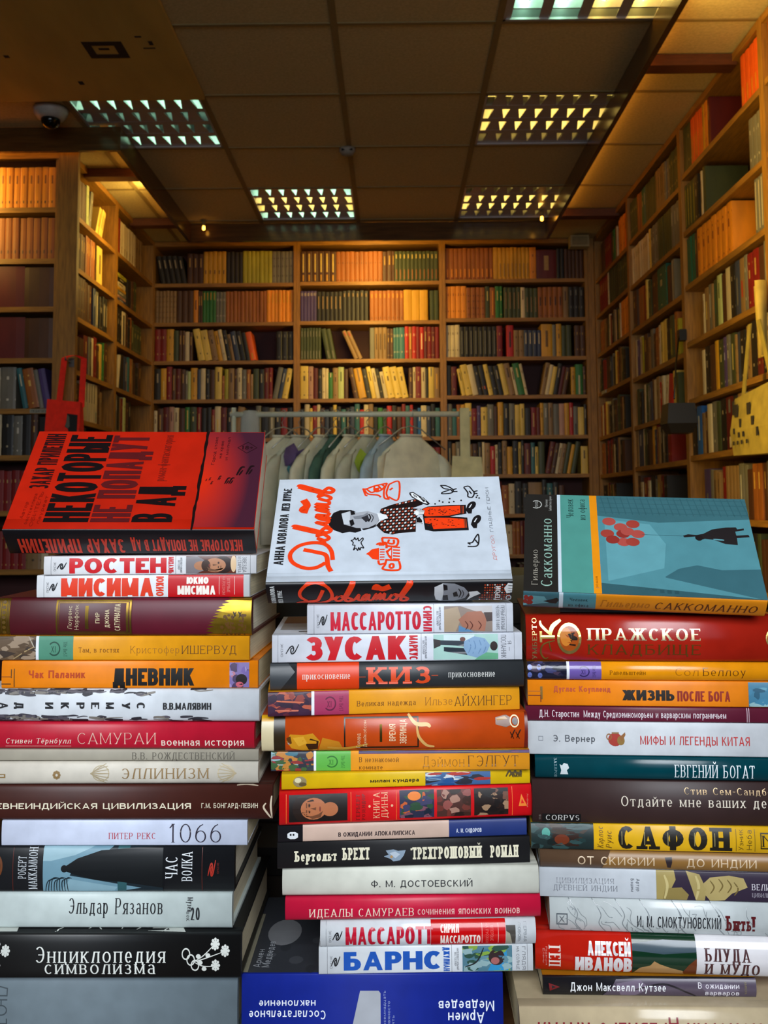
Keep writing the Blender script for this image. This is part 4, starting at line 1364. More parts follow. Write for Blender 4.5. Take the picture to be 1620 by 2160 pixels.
b.text('title_lettering', 'ЭЛЛИНИЗМ', 258, 441, .28, .74, '8c7046', 's')
for x, sg in ((215, 1), (478, -1)):
    for k in range(7):
        a = -1.2 + k * .4
        b.brush('leaf_ornament', [(x - sg * 22, .5), (x - sg * 2, .5 + .3 * math.sin(a)), (x + sg * 18 * math.cos(a * .8), .5 + .45 * math.sin(a))], .0007, 'a89878', lay=2)
    b.ring('leaf_ornament', x, .5, 18, .36, .12, 'b4a688', lay=1)
for k in range(8):
    a = k * math.pi / 4
    b.ell('leaf_ornament', 122 + 5.5 * math.cos(a), .56 + .13 * math.sin(a), 3, .07, '8c7046', lay=2)
b.frame('leaf_ornament', -6, 14, .5, .68, 3, .05, '8c7046')
b = LB[9]
b.text('title_lettering', 'ДРЕВНЕИНДИЙСКАЯ ЦИВИЛИЗАЦИЯ', -38, 405, .5, .665, 'e6dcc2', 'b')
b.text('author_lettering', 'Г.М. БОНГАРД-ЛЕВИН', 427, 545, .5, .64, 'd8cdb4', 'n')
b.brush('worn_edge', [(562, .5), (557, .62), (565, .8), (572, .93)], .0016, 'c4b49c', lay=2)
b.brush('worn_edge', [(574, .3), (572, .6), (575, .95)], .0016, 'c4b49c', lay=2)
b.brush('worn_edge', [(500, .02), (520, .0), (545, .03)], .0009, 'a89884', lay=2)
b = LB[10]
b.text('author_lettering', 'ПИТЕР РЕКС', 231, 329, .48, .73, 'b83a48', 's')
b.text('title_lettering', '1066', 358, 467, .13, .87, '2c2634', 'l')
b = LB[11]
n = 'spine_picture'
b.rect(n, 93, 345, 0, 1, '16242c', lay=.5)
b.poly(n, [(93, 0), (240, 0), (215, .2), (160, .35), (150, .62), (220, .75), (300, .9), (240, 1), (93, 1)], '6d93a4', lay=1)
b.poly(n, [(93, 0), (200, 0), (160, .18), (110, .3), (93, .3)], '93b4c0', lay=1.2)
b.poly(n, [(150, .7), (250, .88), (240, 1), (130, .96)], '86aab8', lay=1.2)
b.poly(n, [(250, 0), (275, 0), (268, 1), (250, 1)], '2f5a60', lay=1.3)
b.poly(n, [(140, .42), (165, .25), (215, .08), (300, .02), (345, 0), (345, .9), (255, .76), (205, .72), (160, .6), (140, .52)], '0c1013', lay=2)
b.ell(n, 138, .47, 7, .08, '0c1013', lay=2.2)
for k in range(9):
    b.brush(n, [(98 + k * 6, 1), (104 + k * 5, .75 - .03 * (k % 3)), (122 + k * 4, .68)], .0008, '101c22', lay=2.4)
b.text('author_lettering', 'РОБЕРТ', 41, 58, .2, .68, 'ccd2d8', 's', 'r')
b.text('author_lettering', 'МАККАММОН', 63, 81, .02, .92, 'ccd2d8', 's', 'r')
b.text('title_lettering', 'ЧАС', 351, 376, .22, .68, 'dde2e6', 's', 'r')
b.text('title_lettering', 'ВОЛКА', 385, 407, .12, .74, 'dde2e6', 's', 'r')
for x in (29, 427):
    b.rect('red_rule', x, x + 1.2, .02, .98, '5a2018', lay=2)
squiggle(b, 440, 456, .46, 'a82a1c')
b.text('publisher_mark', 'ЭКСМО', 459, 463, .34, .58, '8a2a1c', 't', 'd')
b.ring('orange_ring', -6, .42, 14, .26, .35, '6a3a1c', lay=2)
b = LB[12]
b.text('author_lettering', 'Эльдар', 147, 230, .14, .56, '17181c', 's')
b.text('author_lettering', 'Рязанов', 246, 345, .14, .57, '17181c', 's')
b.text('series_mark', 'Музей', 397, 408, .12, .5, '24262a', 'S', 'd')
b.text('series_mark', '20', 404, 423, .38, .74, '24262a', 'S', 'n')
b.text('series_mark', 'век', 395, 403, .5, .76, '24262a', 's', 'd')
b = LB[13]
b.text('title_lettering', 'Энциклопедия', 77, 350, .27, .62, 'dfe2dc', 's')
b.text('title_lettering', 'символизма', 97, 328, .56, .88, 'dfe2dc', 's')
for dx, sg in ((0, 1), (-462, 1)):
    for cx, v, rx, rv in ((394, .43, 9, .13), (404, .56, 9, .13), (413, .68, 9, .13)):
        b.ring('flower_print#%d' % dx, dx + cx, v, rx, rv, .25, 'cfd2cc', lay=3)
    for cx, v in ((455, .22), (476, .36), (456, .68)):
        b.ell('flower_print#%d' % dx, dx + cx, v, 5, .07, 'cfd2cc', lay=3)
        for k in range(8):
            a = k * math.pi / 4
            b.ell('flower_print#%d' % dx, dx + cx + 7 * math.cos(a), v + .1 * math.sin(a), 2.6, .035, 'cfd2cc', lay=3)
        b.brush('flower_print#%d' % dx, [(dx + 410, .6), (dx + 430, (v + .6) / 2 + .06), (dx + cx - 3, v + .02)], .0008, 'cfd2cc', lay=2)
    for cx, v in ((420, .48), (440, .46), (432, .76), (424, .62)):
        b.ell('flower_print#%d' % dx, dx + cx, v, 5, .05, 'cfd2cc', lay=3)
_r = random.Random(6)
for k in range(26):
    x = _r.uniform(.1, .98)
    y = 1 - _r.uniform(.01, .3)
    b.brush('cover_pattern', [(x, y), (x + _r.uniform(-.02, .02), y - .03), (x + .02, y - .05)], .0012, 'c6cac4', C)
b.poly('cover_pattern#3', [(.0, .98), (.19, .98), (.16, .8), (.0, .8)], 'c6cac4', C, 2)
b.poly('cover_pattern#2', [(.66, .97), (.8, .99), (.78, .93), (.68, .93)], 'c6cac4', C, 2)
b = LB[14]
b.text('title_lettering', 'ЛЮТ', -8, 18, .14, .82, '3a444a', 't', 'd')

# ================================================================== middle stack
MG = 'books in the middle stack'
MQ = ((560, 1232), (1081.5, 1225), (1047, 1005), (585, 1012))
M1, M1M, zm = tilted('white hardback with orange script title and plaid-shirted man, propped on the middle stack', MQ, 1270.5, 'c2cbd6', .79, True, MG, .4, bulge=.0012, hinge=.0095)
M1.rect('spine_panel', 540, 1100, 0, 1, '101014', lay=0)
ORG = 'ee3c0c'
# script title, traced once in word space (s along the word, t from the top) and printed on cover and spine
SCRIPT = [([(.09, .84), (.04, .63), (.04, .37), (.1, .1), (.19, .03), (.275, .2), (.31, .52), (.29, .8), (.22, .95), (.12, 1.0)], 1.1),
          ([(.235, .32), (.205, .62), (.17, .84), (.06, .9), (.0, .98)], 1.2),
          ([(.3, .8), (.33, .72), (.36, .62), (.335, .78), (.36, .88), (.4, .75), (.385, .6), (.42, .68)], 1),
          ([(.405, .74), (.445, .38), (.488, .02)], 1.2), ([(.488, .02), (.5, .08), (.46, .45), (.42, .8), (.45, .91), (.475, .78), (.435, .68)], 1.1),
          ([(.465, .87), (.5, .8), (.54, .55), (.53, .8), (.565, .85)], 1),
          ([(.56, .85), (.575, .66), (.61, .54), (.6, .72), (.578, .86), (.605, .78), (.628, .55), (.62, .8), (.65, .85)], 1),
          ([(.65, .85), (.69, .52), (.682, .82), (.725, .5), (.717, .82), (.76, .5), (.752, .8), (.79, .82)], 1),
          ([(.675, .34), (.69, .2), (.74, .3), (.81, .2)], 2),
          ([(.79, .8), (.825, .55), (.8, .75), (.83, .86), (.865, .7), (.845, .55), (.885, .6)], 1),
          ([(.88, .7), (.925, .36), (.972, .04)], 1.2), ([(.972, .04), (.99, .1), (.94, .45), (.895, .8), (.925, .91), (.955, .78), (.91, .66)], 1.1)]
for pts, w in SCRIPT:
    M1.brush('title_script', pts, .0026 * w, ORG, f=lambda a, t: (622 + 249 * a, -.05 + 1.04 * t), taper=False)
    M1.brush('title_script', pts, .0034 * w, ORG, C, f=lambda a, t: (.082 + .185 * t - .0 * a, .9 - .84 * a), taper=False)
M1.text('author_lettering', 'КОВАЛОВА', 568, 578, .08, .95, 'd4d8d8', 'c', 'r')
M1.text('author_lettering', 'ЛЕВ ЛУРЬЕ', 583, 593, .28, .93, 'd4d8d8', 'c', 'r')
M1.text('author_lettering', 'АННА', .022, .062, .665, .84, '1c1c20', 'c', 'r', C)
M1.text('author_lettering', 'КОВАЛОВА', .024, .062, .36, .645, '1c1c20', 'c', 'r', C)
M1.text('author_lettering', 'ЛЕВ ЛУРЬЕ', .026, .062, .1, .33, '1c1c20', 'c', 'r', C)
# white joint: the spine cloth starts below it
M1.text('subtitle', 'ДРУГОЙ', .932, .946, .6, .82, 'd85a3c', 't', 'r', C)
M1.text('subtitle', 'ГЛАВНЫЕ ГЕРОИ', .932, .946, .12, .56, '3c4046', 't', 'r', C)


def mc(x, y):
    """point of the enlarged cover print (1620 x 1114 detail) -> cover u, v"""
    px, py = 690 + x / 5.0625, 1000 + y / 5.0625
    f = (py - 1008.5) / (1228.5 - 1008.5)
    xl, xr = 585 + (560 - 585) * f, 1047 + (1081.5 - 1047) * f
    s = 1 - f
    v = s / (.885 + .115 * s)
    return (px - xl) / (xr - xl), 1 - v


def mp(name, pts, col, lay):
    M1.poly(name, [mc(*p) for p in pts], col, C, lay)


def ml(name, pts, w, col, lay=5):
    M1.brush(name, [mc(*p) for p in pts], w, col, C, lay, taper=False)


BK = '141216'
n = 'printed_figure'
mp(n, [(0, 590), (5, 545), (50, 470), (120, 440), (240, 440), (285, 460), (300, 560), (345, 640), (355, 670), (290, 690), (230, 680), (150, 692), (60, 660), (10, 620)], BK, 2)
mp(n, [(135, 480), (230, 452), (300, 470), (420, 455), (520, 490), (548, 530), (520, 600), (430, 645), (300, 640), (235, 620), (165, 600), (150, 540)], 'a4a8b0', 2.4)
mp(n, [(140, 480), (225, 455), (230, 520), (220, 600), (165, 600), (150, 540)], 'c2c8d0', 2.6)
mp(n, [(230, 445), (270, 450), (285, 490), (240, 500)], BK, 2.8)
mp(n, [(222, 560), (262, 545), (280, 600), (240, 625)], BK, 2.8)
mp(n, [(260, 515), (370, 500), (420, 470), (425, 520), (380, 545), (280, 545)], '7a7e86', 2.8)
mp(n, [(350, 530), (420, 500), (440, 560), (400, 580)], '2a2a30', 3)
ml(n, [(430, 490), (450, 530), (430, 575)], .0012, BK)
ml(n, [(455, 495), (480, 530), (460, 580)], .0008, '3a3a40')
mp(n, [(355, 650), (430, 640), (520, 600), (548, 540), (545, 610), (480, 640), (380, 665)], BK, 3)
mp(n, [(520, 480), (620, 500), (640, 540), (560, 560), (505, 625), (545, 560)], 'e4e8ec', 3.1)
# plaid shirt
SH = [(548, 470), (560, 430), (660, 390), (780, 355), (905, 322), (960, 330), (1010, 385), (960, 405), (890, 430), (1000, 440), (960, 500), (940, 560), (940, 690), (760, 700), (690, 715), (600, 695), (545, 650), (515, 615), (560, 570), (640, 535)]
mp(n, SH, '1a0e0e', 2.2)
_r = random.Random(12)


def inside(p, poly):
    c = False
    for k in range(len(poly)):
        (x1, y1), (x2, y2) = poly[k - 1], poly[k]
        if (y1 > p[1]) != (y2 > p[1]) and p[0] < (x2 - x1) * (p[1] - y1) / (y2 - y1) + x1:
            c = not c
    return c


for i in range(14):
    for j in range(12):
        x, y = 560 + i * 32 + (j % 2) * 4, 345 + j * 32 - i * (7 if j < 3 else 2)
        if all(inside(q, SH) for q in ((x, y), (x + 22, y + 2), (x + 20, y + 18), (x - 2, y + 16))):
            mp(n, [(x, y), (x + 21, y - 4), (x + 19, y + 13), (x - 2, y + 17)], ('d8dcde', '9c3a24')[(i + j) % 2], 4)
mp(n, [(1000, 440), (1060, 412), (1300, 398), (1470, 398), (1480, 500), (1300, 530), (1490, 545), (1510, 680), (1130, 688), (1040, 670), (1020, 560)], BK, 2.6)
mp(n, [(1010, 440), (1065, 420), (1410, 408), (1415, 495), (1300, 520), (1060, 525), (1030, 520)], ORG, 3)
mp(n, [(1030, 545), (1070, 540), (1300, 545), (1450, 560), (1465, 655), (1130, 665), (1110, 610), (1040, 600)], ORG, 3)
for x in (1425, 1440):
    mp(n, [(x, 412), (x + 7, 412), (x + 12, 500), (x + 5, 500)], 'c04a24', 4)
    mp(n, [(x + 30, 560), (x + 37, 560), (x + 50, 655), (x + 43, 655)], 'c04a24', 4)
for k in range(64):
    x = _r.uniform(1060, 1390)
    y = _r.choice((_r.uniform(425, 505), _r.uniform(555, 645)))
    mp(n, [(x, y), (x + 18, y + _r.uniform(-6, 6)), (x + 22, y + 5), (x + 4, y + 8)], '4a140a', 4)
mp(n, [(915, 470), (960, 440), (1030, 460), (1020, 500), (940, 515)], 'e6eaec', 4)
for y in (455, 470, 485, 500):
    ml(n, [(965, y), (1028, y + 3)], .0005, BK)
mp(n, [(945, 540), (990, 530), (1015, 570), (1010, 605), (945, 600)], BK, 3.4)
ml(n, [(985, 535), (1010, 570), (1005, 598), (950, 595)], .0009, 'e0e4e6')
for ex, ey in ((1530, 400), (1590, 560)):
    M1.poly(n, [mc(ex + 55 * math.cos(a) * .75 - 26 * math.sin(a), ey - 45 * math.cos(a) * .9 - 32 * math.sin(a) + 10) for a in [q * .3307 for q in range(19)]], BK, C, 2.4)
    mp(n, [(ex - 45, ey + 10), (ex + 10, ey + 60), (ex + 5, ey + 100), (ex - 30, ey + 100), (ex - 60, ey + 60)], BK, 2.5)
    mp(n, [(ex - 30, ey + 35), (ex - 5, ey - 5), (ex + 8, ey - 10), (ex - 14, ey + 35)], 'dce0e4', 4)
mp(n, [(860, 240), (900, 232), (960, 275), (1005, 305), (1040, 330), (1085, 380), (1060, 395), (1010, 380), (950, 340), (890, 300), (862, 262)], BK, 2.5)
mp(n, [(873, 250), (900, 245), (950, 282), (975, 310), (1035, 350), (1060, 382), (1010, 365), (945, 325), (890, 285)], 'e6eaec', 3.2)
mp(n, [(975, 310), (1010, 300), (1050, 345), (1015, 358)], BK, 3.4)
for k in range(4):
    ml(n, [(985 + k * 14, 312 + k * 10), (1006 + k * 12, 306 + k * 11)], .0006, 'e6eaec')
for k in range(2):
    ml(n, [(905 + k * 22, 262 + k * 14), (925 + k * 20, 298 + k * 8)], .0007, BK)
# orange drawings: statue on a rock, domed church
n = 'statue_print'
for pts in ([(355, 185), (400, 185), (480, 150), (620, 115)], [(380, 200), (420, 250), (520, 265), (555, 292)], [(620, 115), (590, 200), (595, 300), (650, 318)],
            [(640, 130), (745, 98), (740, 325), (640, 290)], [(640, 130), (615, 240), (640, 318)], [(480, 150), (500, 220), (560, 200), (600, 150)], [(400, 185), (450, 230), (500, 215)],
            [(650, 205), (680, 175)], [(520, 140), (560, 190)], [(365, 185), (390, 262), (412, 268)], [(560, 130), (600, 160)]):
    ml(n, pts, .0017, ORG)
mp(n, [(470, 180), (540, 165), (530, 215), (480, 225)], ORG, 3)
n = 'church_print'
mp(n, [(410, 902), (440, 885), (470, 860), (550, 845), (552, 960), (480, 950), (440, 915)], ORG, 3)
mp(n, [(620, 880), (690, 835), (690, 965), (650, 930)], ORG, 3)
mp(n, [(650, 890), (680, 865), (680, 925), (662, 915)], 'cdd6e0', 4)
for k in range(5):
    ml(n, [(560, 862 + k * 24), (610, 862 + k * 24)], .0011, ORG)
    ml(n, [(700, 840 + k * 28), (775, 845 + k * 28)], .0015, ORG)
for pts in ([(580, 745), (740, 760), (735, 830), (640, 830)], [(580, 745), (590, 790), (625, 800), (630, 850)], [(520, 815), (560, 800), (625, 815)], [(630, 960), (620, 1000), (600, 1045), (770, 1050), (768, 975)],
            [(545, 965), (560, 1000), (625, 990)], [(620, 960), (770, 968)], [(655, 765), (650, 800), (705, 805), (705, 768)], [(670, 1000), (705, 1000), (705, 1030), (670, 1030), (670, 1000)]):
    ml(n, pts, .0019, ORG)
mp(n, [(540, 800), (600, 795), (605, 825), (545, 825)], ORG, 3)
# pigeons
n = 'printed_crumbs'
for ox, oy, pose in ((1190, 150, 0), (1440, 170, 1), (1490, 720, 2), (245, 740, 3)):
    if pose == 0:
        L_ = [[(0, 5), (60, 10), (120, 45), (140, 80), (110, 105), (20, 110), (30, 90), (75, 75)], [(0, 5), (40, 45), (90, 55)], [(75, 75), (110, 60), (130, 85)], [(140, 60), (175, 50)], [(140, 85), (185, 85)]]
    elif pose == 1:
        L_ = [[(0, 10), (50, 0), (90, 45), (115, 90), (95, 140), (50, 130), (45, 80), (0, 15)], [(60, 60), (85, 95)], [(110, 70), (150, 60)], [(115, 90), (150, 95)]]
    elif pose == 2:
        L_ = [[(10, 90), (60, 85), (90, 40), (120, 5), (130, 60), (110, 120), (10, 125)], [(10, 90), (40, 105)], [(90, 60), (120, 95)]]
    else:
        L_ = [[(0, 30), (30, 20), (40, 0), (55, 25), (75, 5), (85, 35), (125, 5), (130, 25), (110, 55), (140, 105), (110, 100), (100, 125), (85, 100), (75, 130), (55, 105), (30, 125), (45, 80), (20, 75), (25, 50), (0, 30)]]
    for q in L_:
        ml('printed_pigeon#%d' % pose, [(ox + x, oy + y) for x, y in q], .0012 if pose < 3 else .0009, BK)
for x, y in ((1140, 382), (1185, 348), (1222, 362), (1295, 322), (1290, 366), (1340, 358), (1418, 345), (1590, 290), (1610, 320), (1580, 310)):
    M1.ell(n, *mc(x, y), .004, .008, BK, C, 3, n=8)
# portrait and plaid on the spine
n = 'spine_picture'
M1.poly(n, [(917, .22), (935, .06), (960, .08), (980, .25), (990, .5), (982, .78), (958, .95), (925, .92), (917, .6)], '8c9098', lay=2)
M1.poly(n, [(917, .22), (935, .06), (936, .5), (932, .92), (920, .85), (917, .6)], 'd4d8dc', lay=2.3)
M1.poly(n, [(935, .1), (944, .15), (945, .35), (937, .38)], '101014', lay=2.6)
M1.poly(n, [(935, .62), (945, .6), (947, .9), (935, .9)], '101014', lay=2.6)
M1.poly(n, [(956, .5), (964, .42), (968, .68), (958, .7)], '18181c', lay=2.6)
M1.brush(n, [(968, .3), (973, .5), (969, .75)], .0011, '18181c', lay=3)
M1.brush(n, [(975, .35), (979, .55), (974, .8)], .0008, '3a3a40', lay=3)
M1.poly(n, [(990, .45), (1008, .42), (1015, .55), (1000, .7), (985, .92), (992, .65)], 'dfe2e4', lay=2.6)
for i in range(13):
    for j in range(7):
        x, v = 1012 + i * 5.2, .12 + j * .12
        if v > .9 - i * .06 - .3 or x > 1022:
            M1.rect(n, x, x + 3, v, v + .06, 'b03a1c' if (i + j) % 3 else 'd8d4cc' if i % 3 == 0 else 'd8622c', lay=2)
M1.text('title_lettering', 'ГЕРОЙ', 1046, 1057, .2, .92, 'e8e8e8', 'c', 'r')
M1.poly(n, [(1064, .3), (1072, .08), (1083, .1), (1083, .5), (1070, .55)], 'e2e6e8', lay=3.2)
for v in (.18, .3, .42):
    M1.brush(n, [(1072, v), (1083, v + .02)], .0006, '101014', lay=4)
M1.ring(n, 1075, .78, 6, .14, .3, 'd0d4d8', lay=3)

MROWS = [
    ('white paperback with red lettering and a couple\'s photograph, right under the plaid man book', ((648, 1274), (1081, 1270), (1083, 1330), (648, 1336)), 'd6dae4', dict(W=.12, rough=.35)),
    ('white paperback with huge red letters and a boy in a blue shirt', ((574, 1343), (1100, 1334), (1102, 1392), (574, 1396)), 'd6dae4', dict(W=.13, rough=.35)),
    ('charcoal hardback with orange panel and orange slab letters', ((569, 1400), (1105, 1392), (1103, 1447), (571, 1455)), '2a2d30', dict(W=.13, hard=True, bulge=.003)),
    ('yellow paperback with a magenta panel and purple picture, middle stack', ((565, 1461), (1096, 1448), (1095, 1495), (565, 1511)), 'e59a18', dict(W=.13)),
    ('burnt-orange hardback with a dark framed title and yellow figures', ((551, 1511), (1113, 1501), (1111, 1578), (554, 1582)), 'bf4610', dict(W=.14, hard=True, bulge=.004, rough=.3)),
    ('yellow paperback with a bright green panel and colourful picture', ((571, 1586), (1117, 1583), (1117, 1623), (573, 1627)), 'e59620', dict(W=.13)),
    ('lemon yellow paperback with bold black author name and a metal sphere', ((594, 1629), (1118, 1623), (1117, 1645), (594, 1667)), 'dcb40c', dict(W=.13)),
    ('bright red hardback with one portrait and three small dark pictures', ((588, 1673), (1120, 1653), (1121, 1719), (590, 1739)), 'd00c14', dict(W=.13, hard=True, bulge=.002)),
    ('thin book with beige, navy and black spine sections', ((585, 1742), (1111, 1728), (1110, 1758), (587, 1775)), '16171d', dict(W=.13)),
    ('black book with cream western slab lettering and a grey-blue splash', ((583, 1779), (1118, 1765), (1117, 1817), (587, 1829)), '151518', dict(W=.13, rough=.5)),
    ('pale ivory hardback with thin black capitals', ((595, 1831), (1136, 1827), (1136, 1885), (597, 1889)), 'cfd0c4', dict(W=.14, hard=True, rough=.5)),
    ('crimson hardback with cream capitals in the middle stack', ((601, 1890), (1140, 1888), (1139, 1930), (603, 1945)), 'c01038', dict(W=.13, hard=True)),
    ('white paperback with crimson letters and a red wrap band, low in the middle stack', ((676, 1945), (1129, 1934), (1129, 1991), (676, 1993)), 'd2d7dc', dict(W=.12, rough=.15, bulge=.004)),
    ('white paperback with large blue letters', ((673, 1997), (1124, 1993), (1124, 2047), (672, 2058)), 'd2d7dc', dict(W=.12, rough=.35)),
    ('royal blue book with upside-down white lettering at the foot of the middle stack', ((510, 2054), (1061, 2050), (1061, 2168), (510, 2168)), '0e2488', dict(W=.15, rough=.4)),
]
MB, Mtab = make_stack(MROWS, MG, zm)
b = MB[0]
series_white(b, 662, (673, 690), 'МАССАРОТТО', 697, 887, 'c41430', 'СИРИЛ', (892, 910), (914, 920), None, ('ПЕРВЫЙ КРАСНЫЙ', 'ЧЕЛОВЕК В МИРЕ'), ((1056, 1064), (1046, 1053)), 1067, 'c', .24, .88)
n = 'spine_picture'
b.rect(n, 936, 1038, .08, .97, '8a7a70', lay=1)
b.poly(n, [(936, .2), (965, .1), (972, .5), (960, .97), (936, .97)], 'a8947c', lay=2)
b.poly(n, [(970, .08), (1038, .08), (1038, .4), (1000, .25)], 'b9b4b4', lay=2)
b.poly(n, [(966, .55), (985, .28), (1015, .26), (1026, .5), (1022, .95), (1000, .92), (975, .8)], 'a06a56', lay=2.4)
b.poly(n, [(1020, .3), (1038, .3), (1038, .6), (1026, .62)], '4a3c3a', lay=2.5)
b.poly(n, [(967, .75), (985, .88), (1000, .97), (966, .97)], '5a86ae', lay=2.6)
for x in (980, 990, 1008):
    b.brush(n, [(x, .6), (x + 6, .75), (x + 1, .9)], .0009, '5a2c24', lay=3)
b = MB[1]
series_white(b, 586, (603, 630), 'ЗУСАК', 645, 857, 'c2101e', 'МАРКУС', (862, 880), (887, 890), None, ('ПОСЛАННИК',), ((1056, 1067),), 1084, 'x', .07, .93)
b.text('subtitle', 'Я —', 1070, 1078, .3, .66, '43454c', 't', 'd')
n = 'spine_picture'
b.rect(n, 913, 1050, .04, .96, '9fc4bc', lay=1)
b.rect(n, 935, 1000, .06, .3, 'c4d8da', lay=1.5)
b.poly(n, [(1000, .98), (1020, .7), (1050, .75), (1050, .96)], '66a884', lay=1.6)
b.poly(n, [(925, .25), (980, .28), (985, .5), (960, .45), (925, .42)], '26303c', lay=2)
b.poly(n, [(935, .5), (985, .55), (985, .8), (935, .65)], '1d2733', lay=2)
b.poly(n, [(913, .2), (928, .25), (928, .45), (914, .55)], '302a2c', lay=2)
b.poly(n, [(978, .3), (1000, .12), (1022, .2), (1033, .45), (1026, .7), (1005, .9), (985, .8), (977, .55)], '7f9fc0', lay=2.4)
for x in (988, 998, 1010, 1020):
    b.brush(n, [(x, .25), (x + 4, .5), (x - 2, .75)], .0008, '5f82a8', lay=2.8)
b.ell(n, 1041, .48, 8, .17, '2a1c1a', lay=2.6)
b.ell(n, 975, .22, 6, .08, '6a4038', lay=2.6)
b.rect('cover_print', .02, .55, .45, .75, '8a8684', C, 1)
b.rect('cover_print', .02, .98, .02, .42, '5c1214', C, 1)
for k in range(6):
    b.rect('cover_print', .1 + k * .07, .15 + k * .07, .82, .86, '4a4a50', C, 2)
b = MB[2]
b.rect('orange_panel', 626, 756, 0, 1, 'd83c0c', lay=1)
b.poly('spine_sheen', [(569, 0), (608, 0), (622, .3), (590, 1), (569, 1)], '383c40', lay=.5)
b.text('subtitle', 'прикосновение', 638, 737, .33, .58, 'e8dcd4', 's')
b.text('title_lettering', 'КИЗ', 775, 906, .17, .8, 'd8481c', 'w')
b.text('subtitle', 'прикосновение', 944, 1042, .33, .58, 'd4d4d0', 's')
b.brush('thin_arrow', [(756, .52), (770, .52)], .0006, 'b0401c', taper=False)
b.brush('thin_arrow', [(908, .5), (922, .5)], .0006, 'b0401c', taper=False)
b = MB[3]
blobs(b, 'spine_picture', 565, 655, 0, 1, ('5a2230', '8a3a34', '3a1e38', '2c1830', 'b0543c'), 26, 7, '3e1c34')
b.brush('spine_picture', [(575, .35), (640, .45)], .0014, 'c86a4a', lay=3)
b.brush('spine_picture', [(580, .75), (640, .78)], .0014, 'c8705a', lay=3)
best_spine(b, 565, 655, 661, 733, 'a03058', '5e1838')
b.text('title_lettering', 'Великая надежда', 750, 873, .44, .66, '6e4210', 's')
b.text('author_lettering', 'Ильзе', 894, 951, .36, .7, '9a6420', 'l')
b.text('author_lettering', 'АЙХИНГЕР', 956, 1078, .36, .76, '50300e', 'l')
b = MB[4]
b.rect('cream_end', 551, 578, 0, 1, 'cdbf98', lay=1)
b.rect('dark_band', 578, 602, 0, 1, '2c2212', lay=1)
b.rect('cream_end', 551, 578, 0, .15, 'c8940c', lay=2)
n = 'spine_picture'
b.poly(n, [(605, .7), (612, .5), (640, .52), (660, .48), (675, .7), (668, .95), (640, .98), (615, .9)], 'c88a1c', lay=2)
b.poly(n, [(655, .62), (672, .7), (670, .92), (652, .98), (645, .8)], '3a1e0a', lay=2.4)
b.poly(n, [(605, .6), (613, .55), (616, .75), (608, .8)], '5a3410', lay=2.4)
b.poly(n, [(618, .6), (640, .56), (648, .75), (630, .85)], 'd8a030', lay=2.3)
b.poly(n, [(680, .6), (715, .72), (725, .98), (670, 1)], 'c07c1c', lay=2.2)
b.brush(n, [(690, .88), (730, .92), (775, .8)], .002, 'c08a30', lay=2.5)
b.brush(n, [(860, .0), (876, .25), (900, .28), (906, .35)], .0032, 'e0b878', lay=3)
b.brush(n, [(878, .3), (882, .6), (898, .85), (915, .9)], .0024, 'd8a860', lay=3)
b.frame('title_frame', 725, 882, .06, .92, 3, .045, '2a1c10')
b.text('author_lettering', 'Говард', 751, 759, .5, .9, 'e8d0a4', 't', 'r')
b.text('author_lettering', 'Джейкобсон', 765, 772, .16, .88, 'e8d0a4', 't', 'r')
b.rect('gold_bar', 800, 805, .26, .74, '6a5424*', lay=3)
b.text('title_lettering', 'ВРЕМЯ', 820, 833, .26, .72, 'f0d8b0', 'n', 'r')
b.text('title_lettering', 'ЗВЕРИНЦА', 842, 856, .14, .8, 'f0d8b0', 'n', 'r')
b.poly('dark_end', [(1106, 0), (1114, 0), (1114, 1), (1104, 1)], '6a1c12', lay=1)
b.ring('emblem', 1084, .22, 10, .17, .22, 'e0cfa4', lay=2)
b.ell('emblem', 1085, .22, 6, .1, '2e1810', lay=2.2)
b.poly('emblem', [(1044, .12), (1066, .05), (1076, .12), (1076, .32), (1066, .38), (1044, .3)], '6a3a1c', lay=1.6)
b.poly('emblem', [(1046, .14), (1064, .09), (1070, .16), (1048, .2)], 'b89064', lay=1.9)
for x in (1076, 1088):
    b.brush('emblem', [(x, .68), (x + 6, .5), (x + 9, .44)], .001, '2a1408')
    b.brush('emblem', [(x - 2, .5), (x + 6, .7)], .0008, '2a1408')
b = MB[5]
blobs(b, 'spine_picture', 571, 662, 0, 1, ('30687a', '8a3030', '2c2c38', '88a8b0', 'b87a30', '3a5a34'), 40, 9, '303844')
best_spine(b, 571, 662, 667, 740, '5cab44', '2c6a28')
blobs(b, 'cover_strip', 757, 1117, 0, .14, ('2c3c86', '6a2c6a', '8a3a5a', '2a2a3a', '6a7a3a'), 30, 4, '3a2a5a', size=.1)
b.text('title_lettering', 'В незнакомой', 758, 841, .3, .55, '6e4410', 's')
b.text('title_lettering', 'комнате', 758, 807, .7, .92, '6e4410', 's')
b.text('author_lettering', 'Дэймон', 892, 979, .28, .8, '9a681c', 'l')
b.text('author_lettering', 'ГЭЛГУТ', 988, 1093, .26, .8, '50300e', 'l')
b = MB[6]
b.text('author_lettering', 'милан кундера', 779, 881, .42, .66, '1c1808', 'b')
blobs(b, 'spine_picture', 895, 1033, .12, .98, ('24508a', 'c8ccd0', '2a2c38', 'a83028', '7090b0'), 26, 12, '3c6090')
b.ell('metal_sphere', 632, .5, 14, .34, '8a7c54', lay=2)
b.ell('metal_sphere', 628, .4, 7, .16, 'd0c8a0', lay=2.5)
b.ell('metal_sphere', 638, .66, 8, .13, '5a4c2c', lay=2.5)
for k in range(5):
    b.brush('ornament', [(1066 + k * 7, .5), (1074 + k * 6, .15 + .1 * (k % 2)), (1082 + k * 4, .55)], .0016, '4a3a08')
b = MB[7]
